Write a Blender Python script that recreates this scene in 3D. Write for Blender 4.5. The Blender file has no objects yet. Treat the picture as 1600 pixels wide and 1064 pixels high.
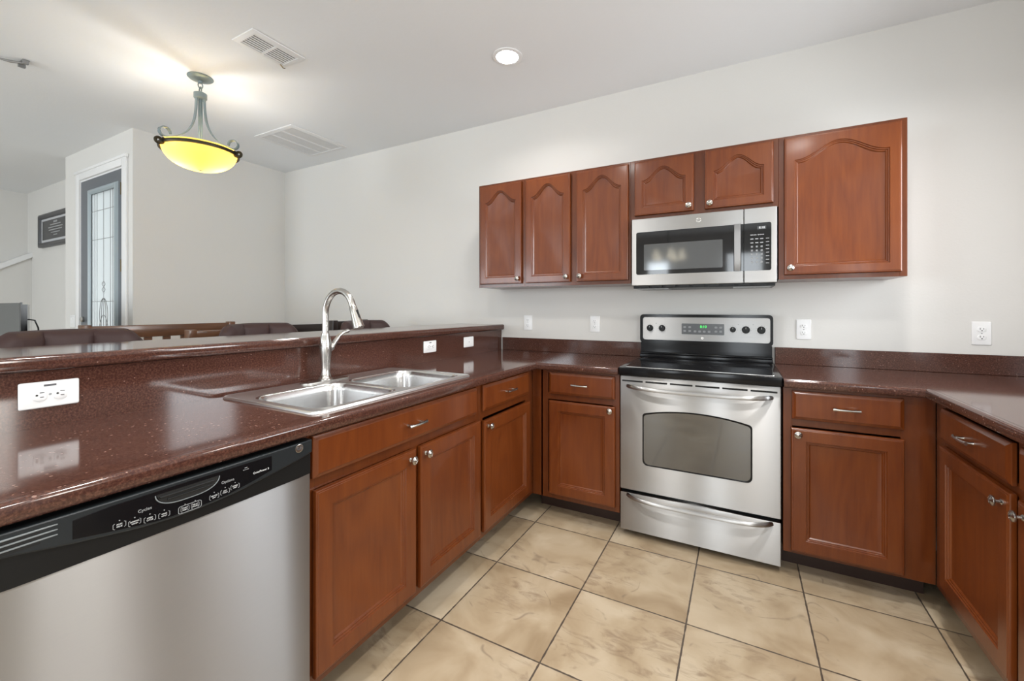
import bpy, bmesh, math, random
from mathutils import Vector, Matrix
S = bpy.context.scene
COL = S.collection
PI = math.pi
random.seed(7)

# ------------------------------------------------------------------ camera
cam_d = bpy.data.cameras.new('camera'); cam = bpy.data.objects.new('camera', cam_d); COL.objects.link(cam)
cam.location = (0.5879, -2.8859, 1.2384)
cam.rotation_euler = (PI/2, 0, math.radians(27.7455))
cam_d.sensor_width = 36; cam_d.lens = 654.47/1600*36
cam_d.shift_x = -13.25/1600; cam_d.shift_y = -50.24/1600
cam_d.clip_start = 0.02
S.camera = cam
# ------------------------------------------------------------------ world, exposure
S.view_settings.view_transform = 'Standard'; S.view_settings.look = 'None'
S.view_settings.gamma = 1; S.view_settings.use_curve_mapping = False
S.view_settings.exposure = 0.0
w = bpy.data.worlds.new('world'); S.world = w; w.use_nodes = True
w.node_tree.nodes['Background'].inputs[0].default_value = (0.88, 0.94, 1.0, 1)
w.node_tree.nodes['Background'].inputs[1].default_value = 2.2

def area(name, loc, rot, sx, sy, power, color=(1, 1, 1), shape='RECTANGLE', spread=PI):
    l = bpy.data.lights.new(name, 'AREA'); l.shape = shape; l.size = sx
    if shape == 'RECTANGLE': l.size_y = sy
    l.energy = power; l.color = color; l.spread = spread
    o = bpy.data.objects.new(name, l); COL.objects.link(o); o.location = loc; o.rotation_euler = rot
    return o
# daylight through the glass doors and windows behind and beside the camera; living and side ones are added fill
area('rear_daylight', (0.65, -6.93, 1.25), (-PI/2, 0, PI), .6, 2.1, 34, (0.88, 0.95, 1.0))
area('rear_side_daylight', (-.95, -6.93, 1.35), (-PI/2, 0, PI), .4, 1.7, 20, (0.88, 0.95, 1.0))
area('living_fill', (-4.3, -6.93, 1.4), (-PI/2, 0, PI), 2.4, 1.6, 120, (0.86, 0.94, 1.0))  # unseen window light, added to fill the rooms evenly
area('side_fill', (1.88, -4.6, 1.45), (0, PI/2, 0), 1.3, 1.5, 30, (0.88, 0.95, 1.0))  # second added fill, shaped as an unseen side window
area('kitchen_window_daylight', (1.90, -.68, 1.66), (0, PI/2, 0), 1.05, .56, 13, (0.92, 0.97, 1.0), spread=math.radians(110))
area('narrow_window_daylight', (1.90, -1.98, 1.60), (0, PI/2, 0), 1.0, .16, 4, (1.0, 0.97, 0.90), spread=math.radians(110))
# recessed cans in the kitchen ceiling
CANS = [(-0.64, -0.72), (-0.42, -2.1), (1.05, -1.18), (1.05, -2.25), (-0.4, -3.8), (0.62, -3.7)]
for x, y in CANS:
    area('can_light', (x, y, 2.70), (0, 0, 0), 0.17, 0.17, 7 if y > -1 else 13, (1.0, 0.97, 0.93), 'DISK', math.radians(150))

# ------------------------------------------------------------------ node helpers
def newmat(name):
    m = bpy.data.materials.new(name); m.use_nodes = True
    nt = m.node_tree; b = nt.nodes['Principled BSDF']
    return m, nt, b
def N(nt, t, **kw):
    n = nt.nodes.new(t)
    for k, v in kw.items():
        if k.startswith('i_'): n.inputs[k[2:].replace('_', ' ')].default_value = v
        else: setattr(n, k, v)
    return n
def L(nt, a, b): nt.links.new(a, b)
def simple(name, col, rough=.5, metal=0, coat=0, spec=.5, emit=None, es=0):
    m, nt, b = newmat(name)
    b.inputs['Base Color'].default_value = (*col, 1); b.inputs['Roughness'].default_value = rough
    b.inputs['Metallic'].default_value = metal; b.inputs['Coat Weight'].default_value = coat
    b.inputs['Specular IOR Level'].default_value = spec
    if emit: b.inputs['Emission Color'].default_value = (*emit, 1); b.inputs['Emission Strength'].default_value = es
    return m
def mathn(nt, op, a, b=None, c=None):
    n = nt.nodes.new('ShaderNodeMath'); n.operation = op
    for i, v in enumerate((a, b, c)):
        if v is None: continue
        if isinstance(v, (int, float)): n.inputs[i].default_value = v
        else: L(nt, v, n.inputs[i])
    return n.outputs[0]
def ramp(nt, fac, stops):
    r = nt.nodes.new('ShaderNodeValToRGB'); e = r.color_ramp.elements
    while len(e) < len(stops): e.new(0.5)
    for k, (p, c) in enumerate(stops): e[k].position = p; e[k].color = (*c, 1)
    L(nt, fac, r.inputs[0]); return r.outputs[0]
def mixc(nt, fac, a, b, mode='MIX'):
    n = nt.nodes.new('ShaderNodeMix'); n.data_type = 'RGBA'; n.blend_type = mode
    for s, v in ((n.inputs[0], fac), (n.inputs[6], a), (n.inputs[7], b)):
        if isinstance(v, (int, float)): s.default_value = v
        elif isinstance(v, tuple): s.default_value = (*v, 1)
        else: L(nt, v, s)
    return n.outputs[2]
def bump(nt, b, h, strength=.1, dist=.01):
    n = nt.nodes.new('ShaderNodeBump'); n.inputs['Strength'].default_value = strength; n.inputs['Distance'].default_value = dist
    L(nt, h, n.inputs['Height']); L(nt, n.outputs[0], b.inputs['Normal'])

def plaster(name, col, scale=90, st=.12):
    m, nt, b = newmat(name); b.inputs['Roughness'].default_value = .75; b.inputs['Specular IOR Level'].default_value = .25
    tc = N(nt, 'ShaderNodeNewGeometry'); n = N(nt, 'ShaderNodeTexNoise'); n.inputs['Scale'].default_value = scale; n.inputs['Detail'].default_value = 3
    L(nt, tc.outputs['Position'], n.inputs['Vector'])
    b.inputs['Base Color'].default_value = (*col, 1); bump(nt, b, n.outputs[0], st, .004); return m

def wood(name, c1, c2, c3, axis='Z', rough=.3):
    m, nt, b = newmat(name)
    tc = N(nt, 'ShaderNodeTexCoord'); oi = N(nt, 'ShaderNodeObjectInfo')
    off = N(nt, 'ShaderNodeVectorMath', operation='SCALE'); off.inputs[3].default_value = 37.0
    cx = N(nt, 'ShaderNodeCombineXYZ')
    for k in range(3): L(nt, oi.outputs['Random'], cx.inputs[k])
    L(nt, cx.outputs[0], off.inputs[0])
    ad = N(nt, 'ShaderNodeVectorMath', operation='ADD'); L(nt, tc.outputs['Object'], ad.inputs[0]); L(nt, off.outputs[0], ad.inputs[1])
    mp = N(nt, 'ShaderNodeMapping'); sc = [14, 14, 14]; sc['XYZ'.index(axis)] = 1.1
    mp.inputs['Scale'].default_value = sc; L(nt, ad.outputs[0], mp.inputs['Vector'])
    mp2 = N(nt, 'ShaderNodeMapping'); sc2 = [5.0, 5.0, 5.0]; sc2['XYZ'.index(axis)] = .9
    mp2.inputs['Scale'].default_value = sc2; L(nt, ad.outputs[0], mp2.inputs['Vector'])
    n1 = N(nt, 'ShaderNodeTexNoise'); n1.inputs['Scale'].default_value = 1; n1.inputs['Detail'].default_value = 1; L(nt, mp2.outputs[0], n1.inputs['Vector'])
    rings = mathn(nt, 'PINGPONG', mathn(nt, 'MULTIPLY', n1.outputs[0], 9.0), .5)
    n2 = N(nt, 'ShaderNodeTexNoise'); n2.inputs['Scale'].default_value = 6; n2.inputs['Detail'].default_value = 6; n2.inputs['Roughness'].default_value = .6; L(nt, mp.outputs[0], n2.inputs['Vector'])
    n3 = N(nt, 'ShaderNodeTexNoise'); n3.inputs['Scale'].default_value = 2.2; n3.inputs['Detail'].default_value = 2; L(nt, ad.outputs[0], n3.inputs['Vector'])
    f = mathn(nt, 'ADD', mathn(nt, 'MULTIPLY', rings, .22), mathn(nt, 'ADD', mathn(nt, 'MULTIPLY', n2.outputs[0], .34), .105))
    f = mathn(nt, 'ADD', f, mathn(nt, 'MULTIPLY', n3.outputs[0], .28))
    col = ramp(nt, f, [(.30, c1), (.52, c2), (.78, c3)])
    L(nt, col, b.inputs['Base Color'])
    b.inputs['Roughness'].default_value = rough; b.inputs['Specular IOR Level'].default_value = .35; b.inputs['Coat Weight'].default_value = .35; b.inputs['Coat Roughness'].default_value = .12
    bump(nt, b, n2.outputs[0], .04, .002)
    return m

def stone():
    m, nt, b = newmat('red_brown_quartz')
    g = N(nt, 'ShaderNodeNewGeometry')
    n = N(nt, 'ShaderNodeTexNoise'); n.inputs['Scale'].default_value = 190; n.inputs['Detail'].default_value = 4; n.inputs['Roughness'].default_value = .7; L(nt, g.outputs['Position'], n.inputs['Vector'])
    n2 = N(nt, 'ShaderNodeTexNoise'); n2.inputs['Scale'].default_value = 7; n2.inputs['Detail'].default_value = 4; L(nt, g.outputs['Position'], n2.inputs['Vector'])
    base = ramp(nt, n.outputs[0], [(.34, (.034, .012, .010)), (.5, (.070, .028, .018)), (.66, (.13, .056, .037))])
    base = mixc(nt, mathn(nt, 'MULTIPLY', n2.outputs[0], .35), base, (.085, .043, .04))
    v = N(nt, 'ShaderNodeTexVoronoi'); v.inputs['Scale'].default_value = 85; L(nt, g.outputs['Position'], v.inputs['Vector'])
    wn = N(nt, 'ShaderNodeSeparateColor'); L(nt, v.outputs['Color'], wn.inputs[0])
    pick = mathn(nt, 'GREATER_THAN', wn.outputs[0], .62)
    size = mathn(nt, 'ADD', mathn(nt, 'MULTIPLY', wn.outputs[1], .20), .07)
    sp = mathn(nt, 'MULTIPLY', mathn(nt, 'LESS_THAN', v.outputs['Distance'], size), pick)
    col = mixc(nt, mathn(nt, 'MULTIPLY', sp, .75), base, (.33, .21, .17))
    L(nt, col, b.inputs['Base Color']); b.inputs['Roughness'].default_value = .085
    b.inputs['Specular IOR Level'].default_value = .62
    return m

def steel(name, axis='Z', rough=.24, col=(.66, .66, .66), aniso=.0):
    m, nt, b = newmat(name)
    g = N(nt, 'ShaderNodeNewGeometry'); mp = N(nt, 'ShaderNodeMapping')
    sc = [700, 700, 700]; sc['XYZ'.index(axis)] = 6; mp.inputs['Scale'].default_value = sc
    L(nt, g.outputs['Position'], mp.inputs['Vector'])
    n = N(nt, 'ShaderNodeTexNoise'); n.inputs['Scale'].default_value = 1; n.inputs['Detail'].default_value = 2; L(nt, mp.outputs[0], n.inputs['Vector'])
    r = N(nt, 'ShaderNodeMapRange'); r.inputs[3].default_value = rough*.85; r.inputs[4].default_value = rough*1.15; L(nt, n.outputs[0], r.inputs[0])
    L(nt, r.outputs[0], b.inputs['Roughness'])
    b.inputs['Base Color'].default_value = (*col, 1); b.inputs['Metallic'].default_value = 1
    if aniso:
        b.inputs['Anisotropic'].default_value = aniso
        tv = N(nt, 'ShaderNodeCombineXYZ'); tv.inputs[2].default_value = 1; L(nt, tv.outputs[0], b.inputs['Tangent'])
    return m

TX, TY, TS = -0.466, -0.6961, 0.4319
def tile():
    m, nt, b = newmat('slate_look_tile')
    g = N(nt, 'ShaderNodeNewGeometry'); s = N(nt, 'ShaderNodeSeparateXYZ'); L(nt, g.outputs['Position'], s.inputs[0])
    wob = N(nt, 'ShaderNodeTexNoise'); wob.inputs['Scale'].default_value = 30; L(nt, g.outputs['Position'], wob.inputs['Vector'])
    wv = mathn(nt, 'MULTIPLY', mathn(nt, 'SUBTRACT', wob.outputs[0], .5), .012)
    ux = mathn(nt, 'DIVIDE', mathn(nt, 'SUBTRACT', s.outputs[0], TX-20*TS), TS)
    uy = mathn(nt, 'DIVIDE', mathn(nt, 'SUBTRACT', s.outputs[1], TY-20*TS), TS)
    fx = mathn(nt, 'FRACT', ux); fy = mathn(nt, 'FRACT', uy); ix = mathn(nt, 'FLOOR', ux); iy = mathn(nt, 'FLOOR', uy)
    def edge(f):
        a = mathn(nt, 'MINIMUM', f, mathn(nt, 'SUBTRACT', 1.0, f)); return a
    e = mathn(nt, 'ADD', mathn(nt, 'MINIMUM', edge(fx), edge(fy)), wv)
    gm = mathn(nt, 'LESS_THAN', e, .0072)
    soft = N(nt, 'ShaderNodeMapRange'); soft.inputs[1].default_value = .007; soft.inputs[2].default_value = .03; L(nt, e, soft.inputs[0])
    cid = N(nt, 'ShaderNodeCombineXYZ'); L(nt, ix, cid.inputs[0]); L(nt, iy, cid.inputs[1])
    wn = N(nt, 'ShaderNodeTexWhiteNoise'); L(nt, cid.outputs[0], wn.inputs['Vector'])
    sc = N(nt, 'ShaderNodeVectorMath', operation='SCALE'); L(nt, wn.outputs['Color'], sc.inputs[0]); sc.inputs[3].default_value = 50
    ad = N(nt, 'ShaderNodeVectorMath', operation='ADD'); L(nt, sc.outputs[0], ad.inputs[0]); L(nt, g.outputs['Position'], ad.inputs[1])
    P = ad.outputs[0]
    n1 = N(nt, 'ShaderNodeTexNoise'); n1.inputs['Scale'].default_value = 4.0; n1.inputs['Detail'].default_value = 5; n1.inputs['Distortion'].default_value = .6; L(nt, P, n1.inputs['Vector'])
    mp = N(nt, 'ShaderNodeMapping'); mp.inputs['Scale'].default_value = (7, 19, 7); mp.inputs['Rotation'].default_value = (0, 0, .7); L(nt, P, mp.inputs['Vector'])
    n2 = N(nt, 'ShaderNodeTexNoise'); n2.inputs['Scale'].default_value = 1.3; n2.inputs['Detail'].default_value = 7; n2.inputs['Roughness'].default_value = .65; n2.inputs['Distortion'].default_value = .8; L(nt, mp.outputs[0], n2.inputs['Vector'])
    n3 = N(nt, 'ShaderNodeTexNoise'); n3.inputs['Scale'].default_value = 2.1; n3.inputs['Detail'].default_value = 2; L(nt, P, n3.inputs['Vector'])
    base = ramp(nt, n1.outputs[0], [(.28, (.31, .225, .135)), (.48, (.43, .335, .22)), (.68, (.54, .45, .325))])
    patch = N(nt, 'ShaderNodeMapRange'); patch.inputs[1].default_value = .52; patch.inputs[2].default_value = .60; L(nt, n3.outputs[0], patch.inputs[0])
    vein = N(nt, 'ShaderNodeMapRange'); vein.inputs[1].default_value = .50; vein.inputs[2].default_value = .66; L(nt, n2.outputs[0], vein.inputs[0])
    f = mathn(nt, 'MULTIPLY', mathn(nt, 'MULTIPLY', patch.outputs[0], vein.outputs[0]), .66)
    base = mixc(nt, f, base, (.225, .155, .10))
    # thin crack-like edge where the slate relief steps
    ed = mathn(nt, 'ABSOLUTE', mathn(nt, 'SUBTRACT', n3.outputs[0], .53))
    edm = N(nt, 'ShaderNodeMapRange'); edm.inputs[1].default_value = .006; edm.inputs[2].default_value = .0; L(nt, ed, edm.inputs[0])
    n4 = N(nt, 'ShaderNodeTexNoise'); n4.inputs['Scale'].default_value = 14; L(nt, P, n4.inputs['Vector'])
    gate = N(nt, 'ShaderNodeMapRange'); gate.inputs[1].default_value = .5; gate.inputs[2].default_value = .62; L(nt, n4.outputs[0], gate.inputs[0])
    base = mixc(nt, mathn(nt, 'MULTIPLY', mathn(nt, 'MULTIPLY', edm.outputs[0], gate.outputs[0]), .6), base, (.17, .125, .09))
    base = mixc(nt, mathn(nt, 'MULTIPLY', mathn(nt, 'SUBTRACT', wn.outputs['Value'], .5), .25), base, (.38, .31, .23))
    col = mixc(nt, gm, base, (.085, .065, .05))
    L(nt, col, b.inputs['Base Color'])
    rr = N(nt, 'ShaderNodeMapRange'); rr.inputs[3].default_value = .30; rr.inputs[4].default_value = .5; L(nt, n1.outputs[0], rr.inputs[0])
    L(nt, rr.outputs[0], b.inputs['Roughness'])
    h = mathn(nt, 'ADD', mathn(nt, 'MULTIPLY', soft.outputs[0], .6), mathn(nt, 'MULTIPLY', n2.outputs[0], .25))
    bump(nt, b, h, .35, .004)
    return m

M = {}
M['wall'] = plaster('greige_wall_paint', (.705, .692, .665))
M['ceil'] = plaster('white_ceiling_paint', (.83, .845, .86), 45, .2)
M['floor'] = tile()
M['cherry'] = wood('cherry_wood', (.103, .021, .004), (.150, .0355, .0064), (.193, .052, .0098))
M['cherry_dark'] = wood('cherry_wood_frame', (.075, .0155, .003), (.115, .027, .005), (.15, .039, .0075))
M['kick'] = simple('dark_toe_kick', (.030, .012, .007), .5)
M['cherry_in'] = simple('cabinet_box_wood', (.10, .04, .02), .6)
M['stone'] = stone()
M['steel'] = steel('brushed_stainless', 'X', .42, (.50, .50, .50), 1.0)
M['steelz'] = steel('brushed_stainless_upright', 'Y', .42, (.40, .40, .405), 1.0)
M['nickel'] = simple('satin_nickel', (.50, .485, .46), .24, 1)
M['chrome'] = simple('polished_metal', (.75, .75, .75), .12, 1)
M['sinksteel'] = steel('sink_stainless', 'Y', .22, (.72, .72, .72))
M['sinkdeck'] = steel('sink_deck_stainless', 'Y', .32, (.80, .80, .80))
M['black'] = simple('black_gloss', (.006, .006, .007), .12, spec=.22)
M['blackm'] = simple('black_satin', (.008, .0085, .009), .35, spec=.25)
M['panelgrey'] = simple('charcoal_panel_plastic', (.014, .018, .021), .33, spec=.4)
M['dark'] = simple('dark_recess', (.004, .004, .004), .7)
M['glass'] = simple('black_oven_glass', (.008, .008, .009), .05, 0, 0, .55)
M['window'] = simple('smoky_oven_window', (.15, .148, .142), .05, .7)
M['mwindow'] = simple('grey_microwave_screen', (.13, .135, .14), .07, .55)
M['white'] = simple('white_plastic', (.86, .86, .86), .3)
M['whitep'] = simple('white_trim_paint', (.84, .84, .84), .35)
M['vent'] = simple('white_metal_grille', (.78, .78, .78), .45)
M['slot'] = simple('slot_black', (.02, .02, .02), .6)
M['print'] = simple('pale_grey_print', (.34, .35, .36), .5)
M['printw'] = simple('white_print', (.75, .76, .77), .5)
M['printd'] = simple('dark_print', (.10, .10, .11), .5)
M['green'] = simple('green_led_digits', (.02, .2, .03), .5, emit=(.05, .9, .15), es=1.6)
M['display'] = simple('display_panel', (.055, .058, .062), .22)
M['icon'] = simple('display_icon_pad', (.20, .205, .21), .4)
M['leather'] = simple('brown_leather', (.045, .024, .023), .5, spec=.3)
M['walnut'] = wood('brown_bench_wood', (.075, .033, .016), (.13, .06, .03), (.19, .095, .05), 'Y')
M['espresso'] = simple('espresso_wood', (.022, .014, .012), .35)
M['pewter'] = simple('blue_grey_pewter', (.22, .275, .29), .38, .35)
M['bronze'] = simple('dark_bronze', (.045, .037, .022), .4, .7)
M['doorgrey'] = simple('grey_door_paint', (.105, .12, .14), .28)
M['tv'] = simple('tv_reflection_grey', (.075, .08, .08), .4, spec=.3)  # reflection on the screen put into its base colour
M['slats'] = simple('brass_hinge', (.16, .13, .08), .4, 1)
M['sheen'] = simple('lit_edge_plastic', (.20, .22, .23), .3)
M['tank'] = simple('frosted_bracket', (.30, .30, .30), .4, .7)

# ------------------------------------------------------------------ mesh helpers
def box(bm, x0, x1, y0, y1, z0, z1, bev=0, seg=2):
    vs = [bm.verts.new((x, y, z)) for x in (x0, x1) for y in (y0, y1) for z in (z0, z1)]
    idx = [(0, 1, 3, 2), (4, 6, 7, 5), (0, 4, 5, 1), (2, 3, 7, 6), (0, 2, 6, 4), (1, 5, 7, 3)]
    fs = [bm.faces.new([vs[i] for i in f]) for f in idx]
    if bev:
        es = list({e for f in fs for e in f.edges})
        bmesh.ops.bevel(bm, geom=es, offset=bev, segments=seg, affect='EDGES', profile=.6)
    return fs
def lathe(bm, prof, c=(0, 0, 0), axis='Z', seg=32, cap=True):
    """prof: (radius, height) pairs swept round an axis through c"""
    c = Vector(c); rows = []
    for r, h in prof:
        row = []
        for k in range(seg):
            a = 2*PI*k/seg; p = (r*math.cos(a), r*math.sin(a), h)
            if axis == 'X': p = (p[2], p[0], p[1])
            elif axis == 'Y': p = (p[1], p[2], p[0])
            row.append(bm.verts.new(c+Vector(p)))
        rows.append(row)
    for i in range(len(rows)-1):
        for k in range(seg):
            k2 = (k+1) % seg
            bm.faces.new((rows[i][k], rows[i][k2], rows[i+1][k2], rows[i+1][k]))
    for row, ok in ((rows[0], prof[0][0] > 1e-4), (rows[-1], prof[-1][0] > 1e-4)):
        if ok and cap: bm.faces.new(row if row is rows[-1] else row[::-1])
    bmesh.ops.remove_doubles(bm, verts=[v for r in (rows[0], rows[-1]) for v in r], dist=1e-5)
def sweep(bm, pts, sec, closed=False, up=Vector((0, 0, 1)), caps=True):
    """sweep a 2D section (list of (side, up)) along pts with mitred corners; sec may be a function of t"""
    pts = [Vector(p) for p in pts]; n = len(pts); rings = []
    for i, p in enumerate(pts):
        a = pts[i-1] if (i or closed) else None; b = pts[(i+1) % n] if (i < n-1 or closed) else None
        d1 = (p-a).normalized() if a is not None else (b-p).normalized(); d2 = (b-p).normalized() if b is not None else d1
        t = (d1+d2)
        t = t.normalized() if t.length > 1e-6 else d1
        side = t.cross(up); side = side.normalized() if side.length > 1e-6 else Vector((1, 0, 0))
        u = side.cross(t).normalized(); k = 1/max(.4, math.sqrt(max(0, (1+d1.dot(d2))/2)))
        sc = sec(i/(n-1)) if callable(sec) else sec
        rings.append([bm.verts.new(p+side*s*k+u*h) for s, h in sc])
    m = len(rings[0])
    for i in range(n if closed else n-1):
        r1, r2 = rings[i], rings[(i+1) % n]
        for k in range(m):
            bm.faces.new((r1[k], r2[k], r2[(k+1) % m], r1[(k+1) % m]))
    if caps and not closed:
        bm.faces.new(rings[0]); bm.faces.new(rings[-1][::-1])
def circ(r, n=10, ry=None): return [(r*math.cos(2*PI*k/n), (ry or r)*math.sin(2*PI*k/n)) for k in range(n)]
def tube(bm, pts, r, n=10, closed=False, up=Vector((0, 0, 1))):
    """round tube; r a number or one per point (parallel transported frame)"""
    pts = [Vector(p) for p in pts]; m = len(pts); rings = []; ref = None
    for i, p in enumerate(pts):
        a = pts[i-1] if (i or closed) else p; b = pts[(i+1) % m] if (i < m-1 or closed) else p
        t = (b-a).normalized()
        if ref is None: ref = t.orthogonal().normalized()
        ref = (ref-t*ref.dot(t)).normalized(); o = t.cross(ref)
        rr = r if isinstance(r, (int, float)) else r[i]
        rings.append([bm.verts.new(p+(ref*math.cos(2*PI*k/n)+o*math.sin(2*PI*k/n))*rr) for k in range(n)])
    for i in range(m if closed else m-1):
        r1, r2 = rings[i], rings[(i+1) % m]
        off = 0
        if closed and i == m-1:
            off = min(range(n), key=lambda q: (r1[0].co-r2[q].co).length)
        for k in range(n): bm.faces.new((r1[k], r2[(k+off) % n], r2[(k+1+off) % n], r1[(k+1) % n]))
    if not closed: bm.faces.new(rings[0]); bm.faces.new(rings[-1][::-1])
def prism(bm, poly, f, d0, d1):
    """extrude polygon [(a, b)] between depths; f(a, b, d) -> point"""
    A = [bm.verts.new(f(a, b, d0)) for a, b in poly]; B = [bm.verts.new(f(a, b, d1)) for a, b in poly]
    n = len(poly)
    for i in range(n): bm.faces.new((A[i], A[(i+1) % n], B[(i+1) % n], B[i]))
    bm.faces.new(A[::-1]); bm.faces.new(B)
def rrect(x0, x1, z0, z1, r, n=5):
    out = []
    for cx, cz, a0 in ((x1-r, z1-r, 0), (x0+r, z1-r, 90), (x0+r, z0+r, 180), (x1-r, z0+r, 270)):
        for k in range(n+1):
            a = math.radians(a0+90*k/n); out.append((cx+r*math.cos(a), cz+r*math.sin(a)))
    return out
def loft(bm, loops, cap0=False, cap1=True):
    R = [[bm.verts.new(p) for p in l] for l in loops]; n = len(R[0])
    for a, b in zip(R, R[1:]):
        for k in range(n): bm.faces.new((a[k], a[(k+1) % n], b[(k+1) % n], b[k]))
    if cap0: bm.faces.new(R[0][::-1])
    if cap1: bm.faces.new(R[-1])
XZ = lambda a, b, d: (a, d, b)
YZ = lambda a, b, d: (d, a, b)
XY = lambda a, b, d: (a, b, d)

def mat_of(o): return Matrix.Translation(o.location) @ o.rotation_euler.to_matrix().to_4x4()
def world_mat(o):
    m = mat_of(o)
    return world_mat(o.parent) @ m if o.parent else m
def part(name, bm, mat, parent=None, local=False, angle=35, label=None):
    """link a bmesh as one mesh object; verts are in world space unless local"""
    if parent is not None and not local:
        bmesh.ops.transform(bm, matrix=world_mat(parent).inverted(), verts=bm.verts)
    bmesh.ops.recalc_face_normals(bm, faces=bm.faces)
    me = bpy.data.meshes.new(name); bm.to_mesh(me); bm.free()
    for mt in (mat if isinstance(mat, (list, tuple)) else [mat]): me.materials.append(mt)
    for p in me.polygons: p.use_smooth = True
    me.set_sharp_from_angle(angle=math.radians(angle))
    o = bpy.data.objects.new(name, me); COL.objects.link(o)
    if parent is not None: o.parent = parent
    if label: o['label'] = label
    return o
def tag(o, label, cat, group=None, kind=None):
    if label: o['label'] = label
    if cat: o['category'] = cat
    if group: o['group'] = group
    if kind: o['kind'] = kind
    return o
def thing(name, label, cat, loc=(0, 0, 0), rz=0, group=None):
    o = bpy.data.objects.new(name, None); COL.objects.link(o); o.location = loc; o.rotation_euler = (0, 0, rz)
    o.empty_display_size = .1
    return tag(o, label, cat, group)
def kids(o): return [c for c in bpy.data.objects if c.parent == o]
def dup(o, loc, rz, label, parent=None):
    c = o.copy(); COL.objects.link(c)
    if parent is None: c.location = loc; c.rotation_euler = (0, 0, rz); c['label'] = label
    else: c.parent = parent
    for k in kids(o):
        if k is not c: dup(k, None, None, None, c)
    return c
def struct(name, bm, mat, parent=None):
    o = part(name, bm, mat, parent)
    if parent is None: o['kind'] = 'structure'
    return o
def text(name, s, size, loc, rot, mat, parent, align='CENTER', depth=.0004):
    """flat lettering as a mesh part; loc/rot in world space"""
    cu = bpy.data.curves.new('lettering', 'FONT'); cu.body = s; cu.size = size; cu.align_x = align; cu.align_y = 'CENTER'
    cu.extrude = depth; cu.resolution_u = 3
    o = bpy.data.objects.new('lettering', cu); COL.objects.link(o)
    dg = bpy.context.evaluated_depsgraph_get(); me = bpy.data.meshes.new_from_object(o.evaluated_get(dg))
    bpy.data.objects.remove(o); bpy.data.curves.remove(cu)
    bm = bmesh.new(); bm.from_mesh(me); bpy.data.meshes.remove(me)
    R = Matrix.Translation(loc) @ rot
    bmesh.ops.transform(bm, matrix=R, verts=bm.verts)
    return part(name, bm, mat, parent)
def face_rot(d):
    """rotation that stands lettering up, facing -Y ('front') or +X ('east')"""
    r = Matrix.Rotation(PI/2, 4, 'X')
    return r if d == 'front' else Matrix.Rotation(PI/2, 4, 'Z') @ r
B = bmesh.new

# ------------------------------------------------------------------ room
HC = 2.735; T = .12; YB = -7.0; XR = 1.93; XF = -7.66
bm = B(); box(bm, XF-T, XR+T, YB-T, T, -.1, 0); struct('floor', bm, M['floor'])
bm = B(); box(bm, XF-T, XR+T, YB-T, T, HC, HC+.1)
cl = struct('ceiling', bm, M['ceil'])
bm = B(); box(bm, -3.87-T, XR+T, 0, T, 0, HC); struct('wall_back', bm, M['wall'])
bm = B(); box(bm, -3.87-T, -3.87, -1.31+T, 0, 0, HC); struct('wall_left', bm, M['wall'])
# wall with the front door
DX0, DX1, DH = -4.94, -4.02, 2.44
bm = B(); box(bm, -5.34, DX0, -1.31, -1.31+T, 0, HC); box(bm, DX1, -3.87, -1.31, -1.31+T, 0, HC); box(bm, DX0, DX1, -1.31, -1.31+T, DH, HC)
struct('wall_entry', bm, M['wall'])
bm = B(); box(bm, -5.34, -5.34+T, -1.31+T, -1.04, 0, HC); box(bm, XF, -5.34+T, -1.04, -1.04+T, 0, HC); struct('wall_picture', bm, M['wall'])
bm = B(); box(bm, XF-T, XF, YB, -1.04+T, 0, HC); struct('wall_stairs', bm, M['wall'])
# rear wall with the sliding glass door and an added, unseen living room window
bm = B()
box(bm, XF, -5.5, YB-T, YB, 0, HC); box(bm, -3.1, -1.15, YB-T, YB, 0, HC); box(bm, -.75, .35, YB-T, YB, 0, HC); box(bm, .95, XR, YB-T, YB, 0, HC); box(bm, -1.15, -.75, YB-T, YB, 0, .5); box(bm, -1.15, -.75, YB-T, YB, 2.2, HC)
box(bm, -5.5, -3.1, YB-T, YB, 2.2, HC); box(bm, -5.5, -3.1, YB-T, YB, 0, .6); box(bm, .35, .95, YB-T, YB, 2.3, HC)
struct('wall_rear', bm, M['wall'])
bm = B()
box(bm, XR, XR+T, YB, -5.3, 0, HC); box(bm, XR, XR+T, -3.9, -2.08, 0, HC); box(bm, XR, XR+T, -1.88, -.98, 0, HC); box(bm, XR, XR+T, -.38, 0, 0, HC)
for y0, y1 in ((-2.08, -1.88), (-.98, -.38)): box(bm, XR, XR+T, y0, y1, 0, 1.1); box(bm, XR, XR+T, y0, y1, 2.22, HC)
box(bm, XR, XR+T, -5.3, -3.9, 0, .7); box(bm, XR, XR+T, -5.3, -3.9, 2.2, HC)
struct('wall_right', bm, M['wall'])
def wframe(bm, f, a0, a1, z0, z1, d0, d1, w=.05, mull=1):
    for (p, q, r, s) in ((a0, a0+w, z0, z1), (a1-w, a1, z0, z1), (a0+w, a1-w, z0, z0+w), (a0+w, a1-w, z1-w, z1)):
        prism(bm, [(p, r), (q, r), (q, s), (p, s)], f, d0, d1)
    for k in range(mull):
        c = a0+(a1-a0)*(k+1)/(mull+1)
        prism(bm, [(c-w/2, z0+w), (c+w/2, z0+w), (c+w/2, z1-w), (c-w/2, z1-w)], f, d0, d1)
bm = B(); wframe(bm, XZ, .35, .95, 0, 2.3, YB-.08, YB-.02, .06, 0); struct('door_2', bm, M['whitep'])
bm = B(); wframe(bm, XZ, -1.15, -.75, .5, 2.2, YB-.08, YB-.02, .04, 0); struct('window_5', bm, M['whitep'])
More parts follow.
